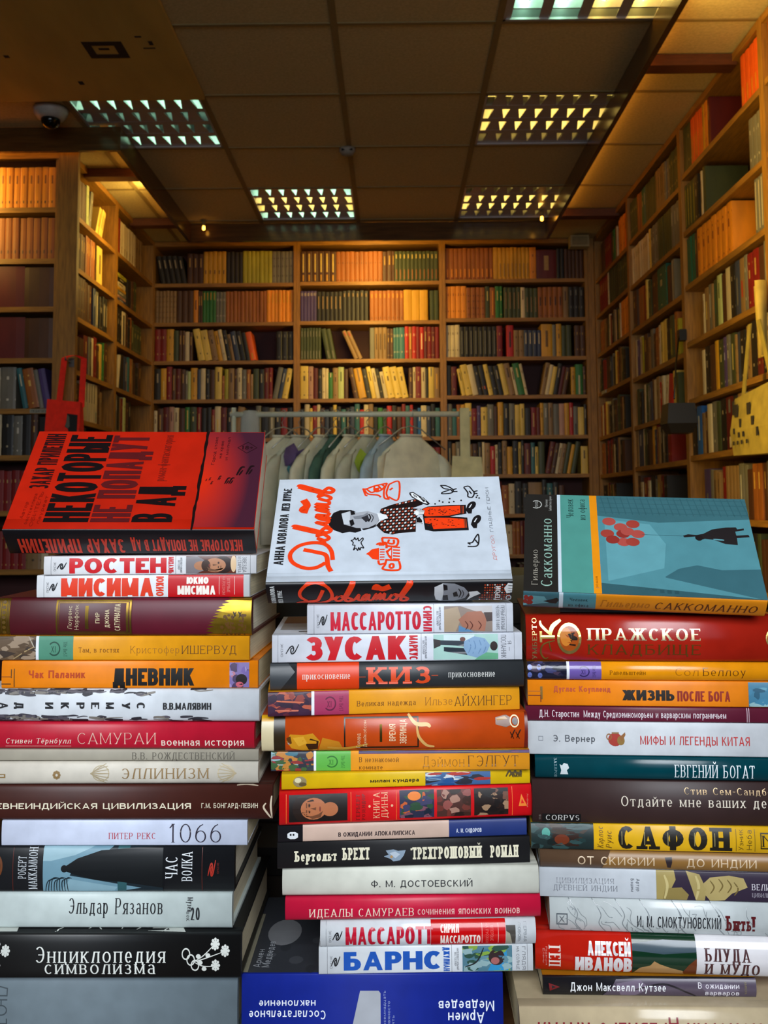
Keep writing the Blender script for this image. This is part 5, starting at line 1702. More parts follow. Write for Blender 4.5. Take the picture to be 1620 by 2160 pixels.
for x in (603, 737, 832, 1078):
    b.rect('thin_rule', x, x + 1, .08, .94, 'e8742c', lay=2)
face_picture(b, 609, 730, .1, .9, '16100e', 'b06a44', '22140e', '1a1210', flip=True)
b.text('author_lettering', 'ГЕРБЕРТ', 748, 756, .14, .9, '7a1010', 'S', 'r')
b.text('author_lettering', 'РОЗЕНДОР', 760, 767, .14, .9, '7a1010', 'S', 'r')
b.text('title_lettering', 'КНИГА', 784, 797, .12, .86, 'e8b088', 's', 'r')
b.text('title_lettering', 'ДИНЫ', 801, 814, .12, .86, 'e8b088', 's', 'r')
for x in (776, 823):
    b.ell('title_lettering', x, .5, 2.5, .04, 'e8b088', lay=3, n=8)
blobs(b, 'small_picture#1', 839, 912, .08, .9, ('c05a2c', '3a3a5c', '2c4a34', '7a4a5a', '1c2434'), 22, 21, '2a2c44')
b.ell('small_picture#1', 870, .25, 14, .13, 'e07a2c', lay=3.2)
blobs(b, 'small_picture#2', 918, 990, .1, .9, ('8a4a44', '3a2018', '6a3028', 'a07868', '241410'), 20, 22, '4a2a24')
blobs(b, 'small_picture#3', 997, 1070, .1, .9, ('241410', '6a4434', '98785c', '140c0c'), 20, 23, '1e1210')
b.poly('emblem', [(1092, .66), (1098, .3), (1110, .66)], 'e07a2c', lay=2)
b.poly('emblem', [(1097, .58), (1099, .44), (1104, .58)], 'd00c14', lay=2.5)
b.text('emblem', 'Амфора', 1110, 1113, .3, .7, 'e0a080', 't', 'd')
b = MB[8]
b.rect('beige_panel', 638, 945, 0, 1, 'c4a898', lay=1)
b.rect('navy_panel', 945, 1111, 0, 1, '1c2f6c', lay=1)
b.text('title_lettering', 'В ОЖИДАНИИ АПОКАЛИПСИСА', 712, 873, .5, .76, '2c2024', 'b')
b.text('author_lettering', 'А. И. СИДОРОВ', 960, 1014, .48, .72, 'c8cede', 'b')
b.poly('publisher_mark', [(606, .5), (612, .4), (622, .4), (628, .5), (628, .72), (622, .82), (612, .82), (606, .72)], 'd8dce0', lay=2)
for x in (611, 617):
    b.rect('publisher_mark', x, x + 3.5, .5, .62, '16171d', lay=3)
b = MB[9]
b.text('author_lettering', 'Бертольт', 622, 709, .34, .74, 'dcd6bc', 'w')
b.text('author_lettering', 'БРЕХТ', 722, 778, .26, .72, 'dcd6bc', 'w')
b.text('title_lettering', 'ТРЕХГРОШОВЫЙ', 868, 1014, .3, .76, 'dcd6bc', 'w')
b.text('title_lettering', 'РОМАН', 1034, 1092, .3, .76, 'dcd6bc', 'w')
b.poly('ink_splash', [(808, .62), (818, .55), (812, .4), (828, .36), (838, .42), (854, .4), (850, .6), (842, .78), (828, .82), (822, .72)], '8496a8', lay=2)
b.poly('ink_splash', [(820, .5), (832, .44), (842, .55), (832, .7)], 'b0bcc8', lay=2.5)
b.ell('ink_splash', 824, .64, 3, .06, 'b08a5a', lay=3, n=8)
b = MB[10]
b.text('author_lettering', 'Ф. М. ДОСТОЕВСКИЙ', 783, 996, .45, .68, '24252a', 'n')
b = MB[11]
b.text('title_lettering', 'ИДЕАЛЫ САМУРАЕВ', 653, 872, .47, .82, 'ecd8c4', 's')
b.text('subtitle', 'сочинения японских воинов', 880, 1095, .42, .78, 'e8b8b0', 'n')
b = MB[12]
series_white(b, 688, (702, 722), 'МАССАРОТТ', 729, 912, 'b81630', None, None, None, None, None, None, None, 'c', .2, .92)
b.rect('wrap_band', 908, 1065, 0, 1, 'c00c10', lay=5)
b.text('band_lettering', 'СИРИЛ', 928, 967, .14, .44, 'f0dcd4', 'c', lay=6)
b.text('band_lettering', 'МАССАРОТТО', 928, 1012, .54, .9, 'f0dcd4', 'c', lay=6)
for x in (1015, 1049):
    b.rect('band_lettering', x, x + 1, .12, .9, 'e8b0a8', lay=6)
b.text('band_lettering', 'НА РУССКОМ', 1023, 1029, .12, .9, 'd87870', 't', 'd', lay=6)
b.text('band_lettering', 'ВПЕРВЫЕ', 1033, 1039, .2, .8, 'd87870', 't', 'd', lay=6)
b.rect('spine_picture', 1066, 1086, .2, 1, '4a4642', lay=1)
b.poly('spine_picture', [(1066, .4), (1074, .5), (1080, 1), (1066, 1)], 'a09a88', lay=2)
b.text('subtitle', 'ПЕРВАЯ', 1103, 1109, .1, .85, '5a6068', 't', 'd')
b.text('subtitle', 'ЛЮБОВЬ', 1091, 1097, .1, .85, '5a6068', 't', 'd')
b = MB[13]
series_white(b, 690, (699, 717), 'БАРНС', 725, 931, '144ea8', 'ДЖУЛИАН', (935, 948), (952, 958), None, ('ГЛЯДЯ', 'НА СОЛНЦЕ'), ((1101, 1108), (1089, 1095)), 1112, 'x', .18, .86)
blobs(b, 'spine_picture', 975, 1080, .03, .97, ('5a8290', '86a4a8', '24483c', '7a9a3c', '3a6a86'), 26, 31, '4a7484')
b.poly('spine_picture', [(1028, .95), (1040, .55), (1068, .2), (1072, .95)], '2a86b8', lay=3)
b.ell('spine_picture', 1047, .45, 17, .3, '2c1c1e', lay=3.3)
b.ell('spine_picture', 1044, .58, 9, .13, '9a5a58', lay=3.6)
b.brush('spine_picture', [(980, .8), (1005, .6), (1020, .1)], .0012, '141a1c', lay=3.4)
b = MB[14]
b.text('author_lettering', 'Армен', 945, 1021, .6, .77, 'dfe4ee', 'n', 'u')
b.text('author_lettering', 'Медведев', 925, 1042, .42, .58, 'dfe4ee', 'n', 'u')
b.text('title_lettering', 'Сослагательное', 526, 687, .56, .7, 'dfe4ee', 'n', 'u')
b.text('title_lettering', 'наклонение', 547, 666, .4, .52, 'dfe4ee', 'n', 'u')
b.poly('printed_shape', [(760, .26), (799, .26), (803, .3), (803, .82), (799, .85), (745, .85), (743, .82)], 'a4a8b0', lay=2)
for k, (t, v0) in enumerate((('восемнадцать', .26), ('девяносто', .42), ('пять', .64), ('16', .78))):
    b.text('small_print', t, 808 + k * 9, 814 + k * 9, v0, .85, '8c98c4', 'n', 'r')
b.rect('cover_print', .0, 1, .0, .985, '33363c', C, 0)
b.ell('cover_print', .125, .5, .07, .17, '76787c', C, 2)
b.rect('cover_print', 0, .02, .25, .98, '8a8672', C, 1)
b.text('cover_lettering', 'Армен', .034, .062, .72, .93, '9a9ea4', 'n', 'r', C)
b.text('cover_lettering', 'Медведев', .068, .098, .62, .93, '9a9ea4', 'n', 'r', C)
_r = random.Random(3)
for k in range(26):
    x, v = _r.uniform(.05, .95), _r.uniform(.2, .95)
    b.ell('cover_print', x, v, _r.uniform(.01, .03), _r.uniform(.02, .05), _r.choice(('3c3f45', '2c2f34', '42454b')), C, 1, n=9)

# ================================================================== right stack
RG = 'books in the right stack'
RQ = ((1104, 1246), (1620, 1266), (1549, 1053), (1088, 1042))
R1, R1M, zr = tilted('teal hardback with red balloons and a flying figure, propped on the right stack', RQ, 1291, '3d7a7c', .79, True, RG, .34, bulge=.001)
n = 'cover_panel'
R1.rect(n, 0, .148, 0, 1, '211f1d', C, .2)
R1.rect('white_rule', .148, .163, 0, 1, 'c2d0da', C, .4)
R1.rect(n, .163, .297, 0, 1, '4b8e84', C, .2)
R1.rect('orange_rule', .297, .33, 0, 1, 'e08a10', C, .4)
R1.rect('cover_picture', .33, 1, 0, 1, '4d8690', C, .2)
n = 'cover_picture'
R1.poly(n, [(.33, 0), (1, 0), (1, .22), (.6, .28), (.33, .22)], '37646c', C, .6)
R1.poly(n, [(.33, .9), (.6, .94), (1, 1), (.33, 1)], '2f565e', C, .6)
R1.poly(n, [(.62, .96), (.6, .82), (.66, .74), (.74, .7), (.84, .74), (1, .72), (1, 1), (.62, .96)], '35626c', C, .8)
R1.poly(n, [(.36, .26), (.56, .3), (.62, .5), (.6, .74), (.36, .88)], '5d98a2', C, .7)
for k in range(22):
    R1.brush(n, [(.35 + k * .03, .01), (.37 + k * .03, .2)], .0009, '2f5a62', C, 1, taper=False)
for k in range(4):
    R1.brush(n, [(.34, .03 + k * .05), (1, .03 + k * .05)], .0007, '2f5a62', C, 1, taper=False)
for k in range(14):
    R1.rect(n, .36 + k * .03, .378 + k * .03, .93 + k * .002, .96 + k * .002, '274a52', C, 1)
for x, y in ((620, 257), (695, 292), (768, 270), (618, 335), (806, 333), (655, 372), (715, 335), (740, 318), (780, 383), (725, 385)):
    f = (y - 75) / (668 - 75)
    xl, xr = 80 + 45 * f, 1415 + 200 * f
    s = 1 - f
    R1.ell('balloons', (x - xl) / (xr - xl), 1 - s / (.885 + .115 * s), .03, .042, ('9c3a30', '8a2c26', 'a84840')[int(x) % 3], C, 2 + (x % 7) * .2)


def rc(x, y):
    f = (y - 75) / (668 - 75)
    xl, xr = 80 + 45 * f, 1415 + 200 * f
    s = 1 - f
    return (x - xl) / (xr - xl), 1 - s / (.885 + .115 * s)


R1.poly('flying_figure', [rc(*p) for p in ((1080, 335), (1110, 325), (1160, 328), (1200, 320), (1250, 290), (1330, 275), (1390, 272), (1400, 285), (1438, 278), (1440, 290), (1390, 300), (1400, 325), (1470, 318), (1480, 332), (1405, 340),
                                      (1415, 382), (1340, 378), (1270, 355), (1215, 350), (1180, 362), (1160, 350), (1155, 338), (1090, 345))], '201c1e', C, 2)
R1.ell('flying_figure', *rc(1178, 345), .016, .03, '1a1618', C, 2.4)
R1.brush('flying_figure', [rc(1265, 352), rc(1330, 356)], .0016, '5d98a2', C)
R1.brush('flying_figure', [rc(830, 335), rc(1080, 338)], .0003, '2c5058', C, taper=False)
R1.text('author_lettering', 'Гильермо', .034, .06, .6, .94, '9a9488', 's', 'r', C)
R1.text('author_lettering', 'Саккоманно', .074, .122, .27, .95, '8fb4a6', 's', 'r', C)
R1.text('title_lettering', 'Человек', .19, .222, .05, .25, '1c3634', 's', 'r', C)
R1.text('title_lettering', 'из офиса', .246, .276, .05, .27, '1c3634', 's', 'r', C)
R1.text('small_print', 'роман', .303, .316, .84, .95, '8a4a08', 's', 'r', C)
R1.ring('award_emblem', .052, .115, .026, .045, .16, 'b4b4ae', C, 3, -130, 130)
R1.text('award_emblem', '2010', .046, .06, .085, .15, 'b4b4ae', 's', 'r', C)
R1.text('award_emblem', 'Премия', .092, .104, .06, .14, 'a8a8a2', 's', 'r', C)
R1.text('award_emblem', 'Библиотека Бреве', .11, .122, .02, .18, 'a8a8a2', 's', 'r', C)
R1.rect('orange_spine', 1262, 1640, 0, 1, 'd98412', lay=.3)
R1.rect('teal_spine', 1191, 1262, 0, 1, '45808a', lay=.3)
R1.rect('white_rule', 1182, 1191, 0, 1, 'c2d0da', lay=.5)
R1.rect('spine_picture', 1104, 1182, 0, 1, '37606a', lay=.3)
R1.poly('spine_picture', [(1104, .2), (1150, .25), (1160, .6), (1104, .8)], '5d929a', lay=.8)
for x, v in ((1110, .32), (1117, .4), (1108, .55), (1115, .62), (1121, .34), (1120, .6)):
    R1.ell('spine_picture', x, v, 5, .13, '902c26', lay=2, n=10)
R1.poly('spine_picture', [(1148, .5), (1160, .42), (1178, .28), (1182, .4), (1176, .62), (1164, .6)], '1c1a1c', lay=2)
R1.text('title_lettering', 'Человек', 1206, 1244, .26, .42, '16282c', 's')
R1.text('title_lettering', 'из офиса', 1203, 1246, .58, .76, '16282c', 's')
R1.text('author_lettering', 'Гильермо', 1272, 1376, .3, .68, 'b0660c', 'i')
R1.text('author_lettering', 'САККОМАННО', 1387, 1600, .32, .72, '56260c', 'i')

RROWS = [
    ('thick brick-red hardback with gilt lettering under the propped teal book', ((1108, 1291), (1640, 1303), (1640, 1402), (1110, 1386)), '9e1e10', dict(W=.14, hard=True, bulge=.005, rough=.2)),
    ('yellow paperback with a purple panel and dark blue picture, right stack', ((1112, 1389), (1650, 1404), (1650, 1441), (1112, 1425)), 'e3900e', dict(W=.13, bulge=.003, rough=.18)),
    ('orange paperback with dark and red-brown title and teal picture end', ((1113, 1428), (1650, 1446), (1650, 1498), (1113, 1480)), 'e9820e', dict(W=.13)),
    ('thin plum-coloured paperback with white narrow lettering', ((1107, 1486), (1640, 1498), (1640, 1526), (1110, 1518)), '5e162e', dict(W=.13)),
    ('pale grey-white book with red capitals and a small vase picture', ((1113, 1520), (1650, 1527), (1650, 1594), (1114, 1586)), 'c9cdd2', dict(W=.14, rough=.5)),
    ('dark teal hardback with white capitals and a white bust emblem', ((1130, 1592), (1660, 1606), (1660, 1648), (1127, 1638)), '023c46', dict(W=.13, hard=True, rough=.2, bulge=.003)),
    ('thick dark brown book with pale serif lettering and a black corner patch', ((1122, 1645), (1670, 1652), (1670, 1742), (1123, 1732)), '33201f', dict(W=.14, bulge=.004, rough=.5)),
    ('yellow book with ornate black capitals and a dark green picture', ((1118, 1735), (1670, 1746), (1670, 1800), (1122, 1786)), 'dcaa16', dict(W=.13, bulge=.002)),
    ('brown and gold book with tan capitals and a small pillar', ((1140, 1791), (1660, 1806), (1660, 1844), (1138, 1824)), '56402f', dict(W=.13, bulge=.003, rough=.35)),
    ('grey book with a purple section showing a stone sculpture', ((1137, 1826), (1660, 1844), (1660, 1906), (1138, 1886)), 'bdc3ca', dict(W=.14)),
    ('grey-white book with a cracked pattern and maroon exclamation word', ((1158, 1890), (1680, 1910), (1680, 1981), (1160, 1956)), 'bcc3c4', dict(W=.14, bulge=.004, rough=.18)),
    ('glossy red and white hardback with a dark green picture between', ((1128, 1958), (1680, 1983), (1675, 2059), (1128, 2044)), 'b81c10', dict(W=.14, hard=True, bulge=.006, rough=.14)),
    ('black paperback with white lettering and purple picture, low in the right stack', ((1144, 2060), (1594, 2067), (1594, 2108), (1146, 2105)), '15151b', dict(W=.12, bulge=.002, rough=.3, dy=-.004)),
    ('thick beige book with upside-down dark red capitals at the foot of the right stack', ((1095, 2114), (1680, 2120), (1680, 2172), (1095, 2170)), 'b7a687', dict(W=.16, bulge=.006, rough=.16, dy=-.02)),
]
RB, Rtab = make_stack(RROWS, RG, zr)
b = RB[0]
b.text('author_lettering', 'УМБЕРТО', 1122, 1132, .06, .96, 'd8b87c*', 'S', 'r')
GLD = 'e0c070*'
b.ring('gilt_emblem', 1201, .5, 26, .34, .2, GLD, lay=3)
b.ell('gilt_emblem', 1201, .5, 21, .28, 'a04a18', lay=2)
b.ell('gilt_emblem', 1194, .46, 12, .2, 'c87a2c', lay=2.4)
b.poly('gilt_emblem', [(1198, .4), (1212, .36), (1219, .5), (1214, .66), (1200, .64), (1204, .52)], '2a1c14', lay=2.6)
b.rect('gilt_emblem', 1140, 1170, .42, .5, GLD, lay=3)
b.rect('gilt_emblem', 1138, 1143, .34, .58, GLD, lay=3)
b.brush('gilt_emblem', [(1140, .12), (1142, .22), (1158, .38), (1164, .42)], .0022, GLD)
b.brush('gilt_emblem', [(1160, .42), (1166, .24), (1184, .1)], .0034, GLD)
b.brush('gilt_emblem', [(1170, .54), (1146, .62), (1140, .8), (1148, .94), (1156, .92)], .0014, 'b89448*')
b.brush('gilt_emblem', [(1158, .58), (1160, .7), (1163, .78)], .001, 'b89448*')
b.text('title_lettering', 'ПРАЖСКОЕ', 1241, 1477, .28, .53, 'f0deb0*', 'S')
b.text('title_lettering', 'КЛАДБИЩЕ', 1241, 1477, .62, .84, 'a88038*', 's')
b.ring('gilt_medallion', 1628, .48, 16, .2, .2, GLD, lay=3)
b = RB[1]
blobs(b, 'spine_picture', 1112, 1196, 0, 1, ('23243c', '3c3e66', '17182a', '44364a'), 16, 41, '1e1e30')
for x, v in ((1117, .3), (1137, .3), (1117, .72), (1139, .75)):
    b.ell('spine_picture', x, v, 5, .16, '5f6fb4', lay=3, n=10)
best_spine(b, 1112, 1196, 1202, 1270, '6a559e', '30265a')
b.text('title_lettering', 'Равельштейн', 1288, 1363, .44, .68, '7a4a0c', 's')
b.text('author_lettering', 'Сол', 1426, 1474, .3, .7, '9a6010', 'l')
b.text('author_lettering', 'Беллоу', 1484, 1572, .28, .7, '4c280c', 'l')
b = RB[2]
b.text('author_lettering', 'Дуглас Коупленд', 1169, 1290, .22, .44, 'b4461c', 'b')
b.text('title_lettering', 'ЖИЗНЬ', 1315, 1425, .36, .76, '241c18', 'x')
b.text('title_lettering', 'ПОСЛЕ БОГА', 1431, 1542, .38, .78, '8a2418', 'c')
blobs(b, 'spine_picture', 1580, 1655, .03, .97, ('3c7a98', '5c94a8', '24546c', '88aeb4'), 20, 51, '3a7490')
b.rect('bracket_mark', 1140, 1145, .25, .75, '7a5a18', lay=2)
b.rect('bracket_mark', 1114, 1142, .42, .45, 'a85c10', lay=2)
b.rect('bracket_mark', 1114, 1142, .58, .62, '6a2a10', lay=2)
b.rect('bracket_mark', 1140, 1142, .58, .86, '6a2a10', lay=2)
b = RB[3]
b.text('author_lettering', 'Д.Н. Старостин', 1138, 1223, .24, .72, 'dcd0d6', 'n')
b.text('title_lettering', 'Между Средиземноморьем и варварским пограничьем', 1233, 1533, .26, .72, 'dcd0d6', 'n')
for x in (1576, 1580):
    b.rect('white_rule', x, x + 1.4, 0, 1, 'bca8b2', lay=2)
b = RB[4]
b.text('author_lettering', 'Э. Вернер', 1167, 1257, .4, .6, '44474e', 'n')
b.text('title_lettering', 'МИФЫ И ЛЕГЕНДЫ КИТАЯ', 1353, 1582, .4, .66, 'b42c2c', 'n')
b.ell('vase_picture', 1300, .52, 15, .2, 'a03024', lay=2)
b.ell('vase_picture', 1312, .55, 8, .14, '8a6a30', lay=2.3)
b.ring('vase_picture', 1287, .44, 6, .1, .35, '8a5a2c', lay=2.3)
b.poly('vase_picture', [(1308, .46), (1321, .3), (1322, .38), (1314, .58)], '8a5a2c', lay=2.5)
b.rect('vase_picture', 1293, 1308, .3, .35, '7a5a2c', lay=2.5)
b.frame('publisher_mark', 1136, 1146, .44, .58, 1, .02, '7a7e86')
b = RB[5]
b.poly('bust_emblem', [(1181, .35), (1186, .4), (1190, .3), (1198, .34), (1201, .5), (1196, .6), (1199, .78), (1182, .78), (1184, .6)], 'c6d0d4', lay=2)
b.text('publisher_mark', 'ЗАХАРОВ', 1169, 1175, .1, .92, '7a9aa2', 's', 'd')
b.text('author_lettering', 'ЕВГЕНИЙ БОГАТ', 1425, 1591, .3, .84, 'dde4e8', 's')
b = RB[6]
b.text('author_lettering', 'Стив Сем-Сандберг', 1445, 1650, .13, .28, '8a7458*', 's')
b.text('title_lettering', 'Отдайте мне ваших детей', 1311, 1660, .33, .56, 'd8cdbc', 's')
b.rect('black_patch', 1143, 1226, .77, .97, '0c0a0c', lay=2)
b.text('black_patch', 'CORPVS', 1151, 1222, .8, .93, 'dcdad6', 's')
b.text('small_print', '118', 1136, 1140, .8, .92, 'a09890', 't', 'r')
b = RB[7]
blobs(b, 'spine_picture', 1118, 1254, 0, 1, ('1c3434', '2c4848', '101c1c', '3a2c20'), 26, 61, '1a2a2a')
b.rect('spine_picture', 1166, 1222, .15, .85, '2c1810', lay=3)
b.ell('spine_picture', 1186, .6, 16, .2, '6a2c14', lay=3.2)
b.ell('spine_picture', 1152, .35, 9, .18, '4f9a8c', lay=3.2)
b.text('author_lettering', 'Карлос', 1262, 1274, .1, .9, '6a4a0c', 'i', 'r')
b.text('author_lettering', 'Руис', 1280, 1292, .25, .9, '6a4a0c', 'i', 'r')
b.text('title_lettering', 'САФОН', 1306, 1540, .06, .92, '1c1810', 'w')
for x in (1327, 1375, 1424, 1480, 1522):
    b.rect('title_lettering', x - 14, x - 12.5, .25, .75, '9a8c5c', lay=6)
b.text('subtitle', 'Узник', 1558, 1568, .1, .88, '4a3808', 't', 'r')
b.text('subtitle', 'Неба', 1575, 1586, .12, .85, '4a3808', 't', 'r')
for x in (1553, 1592):
    b.rect('subtitle', x, x + 1, .08, .92, '6a5410', lay=3)
b.frame('publisher_mark', 1604, 1640, .2, .82, 2, .05, '2c2408')
b.text('publisher_mark', 'N', 1608, 1632, .3, .72, '2c2408', 's')
b = RB[8]
b.poly('gold_section', [(1290, 0), (1660, 0), (1660, 1), (1270, 1)], '8a6432', lay=1)
b.text('title_lettering', 'ОТ СКИФИИ', 1219, 1382, .28, .74, 'cbb394', 'n')
b.text('title_lettering', 'ДО ИНДИИ', 1450, 1595, .28, .74, 'cbb394', 'n')
b.poly('pillar_picture', [(1404, .25), (1419, .22), (1419, .5), (1416, .85), (1409, .82), (1406, .5)], '2c2226', lay=2)
b = RB[9]
b.text('title_lettering', 'ЦИВИЛИЗАЦИЯ', 1175, 1297, .32, .5, '7c8088', 's')
b.text('title_lettering', 'ДРЕВНЕЙ ИНДИИ', 1168, 1304, .56, .75, '7c8088', 's')
b.text('author_lettering', 'Артур', 1345, 1352, .3, .72, '5c6068', 'n', 'd')
b.text('author_lettering', 'Бэшем', 1333, 1340, .3, .74, '5c6068', 'n', 'd')
n = 'sculpture_picture'
b.rect(n, 1387, 1660, 0, 1, '2c2034', lay=1)
b.poly(n, [(1387, 0), (1425, 0), (1428, .3), (1415, .7), (1400, 1), (1387, 1)], 'a08e54', lay=2)
b.poly(n, [(1405, .6), (1440, .55), (1455, .8), (1450, 1), (1400, 1)], '8c7a44', lay=2.2)
b.poly(n, [(1450, 0), (1478, .1), (1492, .6), (1488, 1), (1470, 1), (1460, .5)], 'a4925a', lay=2.4)
b.poly(n, [(1486, .4), (1500, .2), (1540, .12), (1570, .2), (1578, .5), (1545, .72), (1530, .95), (1500, 1), (1490, .8)], 'a89660', lay=2.3)
for x, v in ((1506, .3), (1524, .24), (1542, .26), (1556, .34)):
    b.brush(n, [(x - 6, v), (x + 2, v + .22), (x - 6, v + .44)], .0012, '6e5c30', lay=2.8)
for x in (1404, 1470):
    b.brush(n, [(x, .15), (x + 6, .5), (x, .95)], .0022, 'c0b078', lay=2.7)
b.text('series_lettering', 'ВЕЛИКИЕ', 1587, 1655, .38, .58, 'd4d0d8', 's')
b.text('series_lettering', 'ЦИВИЛИЗАЦИИ', 1587, 1655, .68, .82, 'a49eaa', 's')
b = RB[10]
_r = random.Random(71)
for k in range(46):
    x = _r.uniform(1165, 1660)
    v = _r.uniform(0, 1)
    p = [(x, v)]
    for q in range(4):
        x += _r.uniform(-4, 14)
        v = min(1, max(0, v + _r.uniform(-.05, .25)))
        p.append((x, v))
    b.brush('crack_pattern', p, .00045, '83898c', lay=1, taper=False)
for x in (1200, 1250, 1300, 1352, 1420, 1500):
    b.brush('crack_pattern', [(x, 0), (x + 18, .4), (x + 14, .7), (x + 30, 1)], .0006, '7a8084', lay=1, taper=False)
b.text('author_lettering', 'И. М. СМОКТУНОВСКИЙ', 1345, 1521, .43, .78, '26282e', 'n')
b.text('title_lettering', 'Быть!', 1532, 1590, .36, .82, '56181c', 'w')
b.frame('publisher_mark', 1173, 1197, .42, .78, 2, .04, '565c62')
b.brush('publisher_mark', [(1180, .5), (1190, .7)], .0006, '565c62')
b.brush('publisher_mark', [(1190, .48), (1178, .72)], .0006, '565c62')
b = RB[11]
b.text('publisher_mark', 'ГЕП', 1157, 1182, .3, .82, 'dcc8be', 'S', 'd')
b.text('publisher_mark', 'Редакция', 1150, 1154, .32, .8, 'd89a8e', 't', 'd')
b.text('publisher_mark', 'Елены', 1144, 1148, .36, .74, 'd89a8e', 't', 'd')
b.text('author_lettering', 'АЛЕКСЕЙ', 1239, 1331, .17, .5, 'd6d0d2', 'x')
b.text('author_lettering', 'ИВАНОВ', 1213, 1333, .54, .95, 'd6d0d2', 'x')
n = 'spine_picture'
b.rect(n, 1334, 1469, 0, 1, '10301f', lay=1)
b.poly(n, [(1334, .2), (1400, .1), (1469, .12), (1469, .35), (1400, .42), (1334, .35)], '3a4a54', lay=1.5)
b.poly(n, [(1334, 1), (1350, .8), (1372, .72), (1380, .6), (1392, .68), (1415, .78), (1440, .86), (1445, 1)], 'b08858', lay=2)
b.poly(n, [(1440, .9), (1452, .68), (1469, .5), (1469, 1), (1445, 1)], '6a3418', lay=2.3)
b.rect('white_section', 1469, 1680, 0, 1, 'd2cfd2', lay=1)
b.text('title_lettering', 'БЛУДА', 1487, 1580, .25, .56, '4a2a2c', 'S')
b.text('title_lettering', 'И МУДО', 1487, 1600, .62, .93, '4a2a2c', 'S')
b = RB[12]
b.rect('ochre_cover', 0, 1, 0, .985, 'a06a12', C, 1)
b.poly('spine_picture', [(1270, 1), (1290, .5), (1300, .1), (1594, 0), (1594, 1)], '4d4252', lay=1)
b.poly('spine_picture', [(1300, .3), (1350, .1), (1370, .5), (1340, .95), (1310, 1)], '6a5c70', lay=2)
b.brush('spine_picture', [(1340, .6), (1400, .3), (1450, .75), (1470, 1)], .0014, '1c161e', lay=2.4)
b.poly('spine_picture', [(1470, .3), (1530, .2), (1560, .6), (1500, .9)], '63586a', lay=2)
b.text('author_lettering', 'Джон Максвелл Кутзее', 1203, 1404, .26, .7, 'e4e6ea', 'n')
b.text('title_lettering', 'В ожидании', 1472, 1558, .2, .5, 'd4d0d8', 'n')
b.text('title_lettering', 'варваров', 1487, 1558, .6, .88, 'd4d0d8', 'n')
b.poly('publisher_mark', [(1157, .3), (1181, .5), (1159, .72)], '6a1418', lay=2)
b.poly('publisher_mark', [(1163, .42), (1172, .5), (1164, .6)], '15151b', lay=2.5)
b.text('publisher_mark', 'АМФОРА', 1569, 1574, .15, .8, '8a8050', 't', 'd')
b = RB[13]
b.text('title_lettering', 'ХРОНОЛОГИЯ ДРЕВНЕГО КИТАЯ', 1133, 1670, .28, .82, '7e1a24', 'n', 'u')

for bk in [L1, M1, R1] + LB + MB + RB:
    bk.finish()
prop_wedge(L1, M1_, zl + .0002, 'dark wedge behind the propped red paperback')
prop_wedge(M1, M1M, zm + .0002, 'dark wedge behind the propped white hardback')
prop_wedge(R1, R1M, zr + .0002, 'dark wedge behind the propped teal hardback')

# ------------------------------------------------------------------ display table
M_TAB = mat('4a2e1a', .4, noise=.25, scale=7, tag='dark_table_wood', stretch=(1.2, 12, 12))
tb = empty('display_table', (0, .95, 0), 'dark wooden display table under the three front book stacks', 'table')
Geo().box(-.95, -.3, TABLE - .035, .95, .5, TABLE - .0005).obj('table_top', M_TAB, tb)
for sx in (-.88, .82):
    for sy_ in (-.24, .4):
        Geo().box(sx, sy_, 0, sx + .06, sy_ + .06, TABLE - .0355).obj('leg', M_TAB, tb)
Geo().box(-.8, -.22, TABLE - .11, .8, -.2, TABLE - .0355).obj('apron', M_TAB, tb)

# second row of plain piles glimpsed through the gaps between the stacks
_r = random.Random(77)
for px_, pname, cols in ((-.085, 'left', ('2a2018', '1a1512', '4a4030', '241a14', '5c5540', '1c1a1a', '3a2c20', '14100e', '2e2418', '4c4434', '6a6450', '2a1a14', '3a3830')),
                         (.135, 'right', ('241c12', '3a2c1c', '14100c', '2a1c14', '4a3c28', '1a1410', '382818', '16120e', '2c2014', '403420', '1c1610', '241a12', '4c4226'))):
    z = TABLE
    for k, c in enumerate(cols):
        t = _r.uniform(.018, .032)
        x0 = px_ - .1 + _r.uniform(-.012, .012)
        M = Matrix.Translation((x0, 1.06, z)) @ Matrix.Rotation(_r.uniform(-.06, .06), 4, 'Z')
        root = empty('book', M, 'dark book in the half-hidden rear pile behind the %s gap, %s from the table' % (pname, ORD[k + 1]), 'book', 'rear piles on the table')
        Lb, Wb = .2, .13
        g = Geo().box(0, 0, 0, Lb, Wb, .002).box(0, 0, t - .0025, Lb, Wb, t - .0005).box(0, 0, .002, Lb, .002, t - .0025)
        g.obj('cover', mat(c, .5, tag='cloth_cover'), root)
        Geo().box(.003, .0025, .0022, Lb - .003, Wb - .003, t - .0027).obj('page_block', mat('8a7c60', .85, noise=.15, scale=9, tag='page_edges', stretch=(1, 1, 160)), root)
        z += t

# ------------------------------------------------------------------ garment rack and clothes
RYK = 4.15
zb_ = EYE + .394
M_RACK = mat('d8d8c0', .4, .1, noise=.05, tag='pale_metal')
rk = empty('garment_rack', (-.18, RYK, 0), 'pale metal garment rack holding light shirts before the back shelves', 'clothes rack')
Geo().tube([(-.53, 0, zb_), (.52, 0, zb_ - .006)], .0125, 10).obj('rail', M_RACK, rk, True)
for x in (-.515, .505):
    Geo().tube([(x, 0, .05), (x, 0, zb_ + (.03 if x < 0 else 0))], .011, 10).obj('post', M_RACK, rk, True)
    Geo().tube([(x, -.25, .03), (x, .25, .03)], .014, 8).obj('foot', M_RACK, rk, True)
Geo().tube([(-.515, 0, .2), (.505, 0, .2)], .01, 8).obj('lower_bar', M_RACK, rk, True)


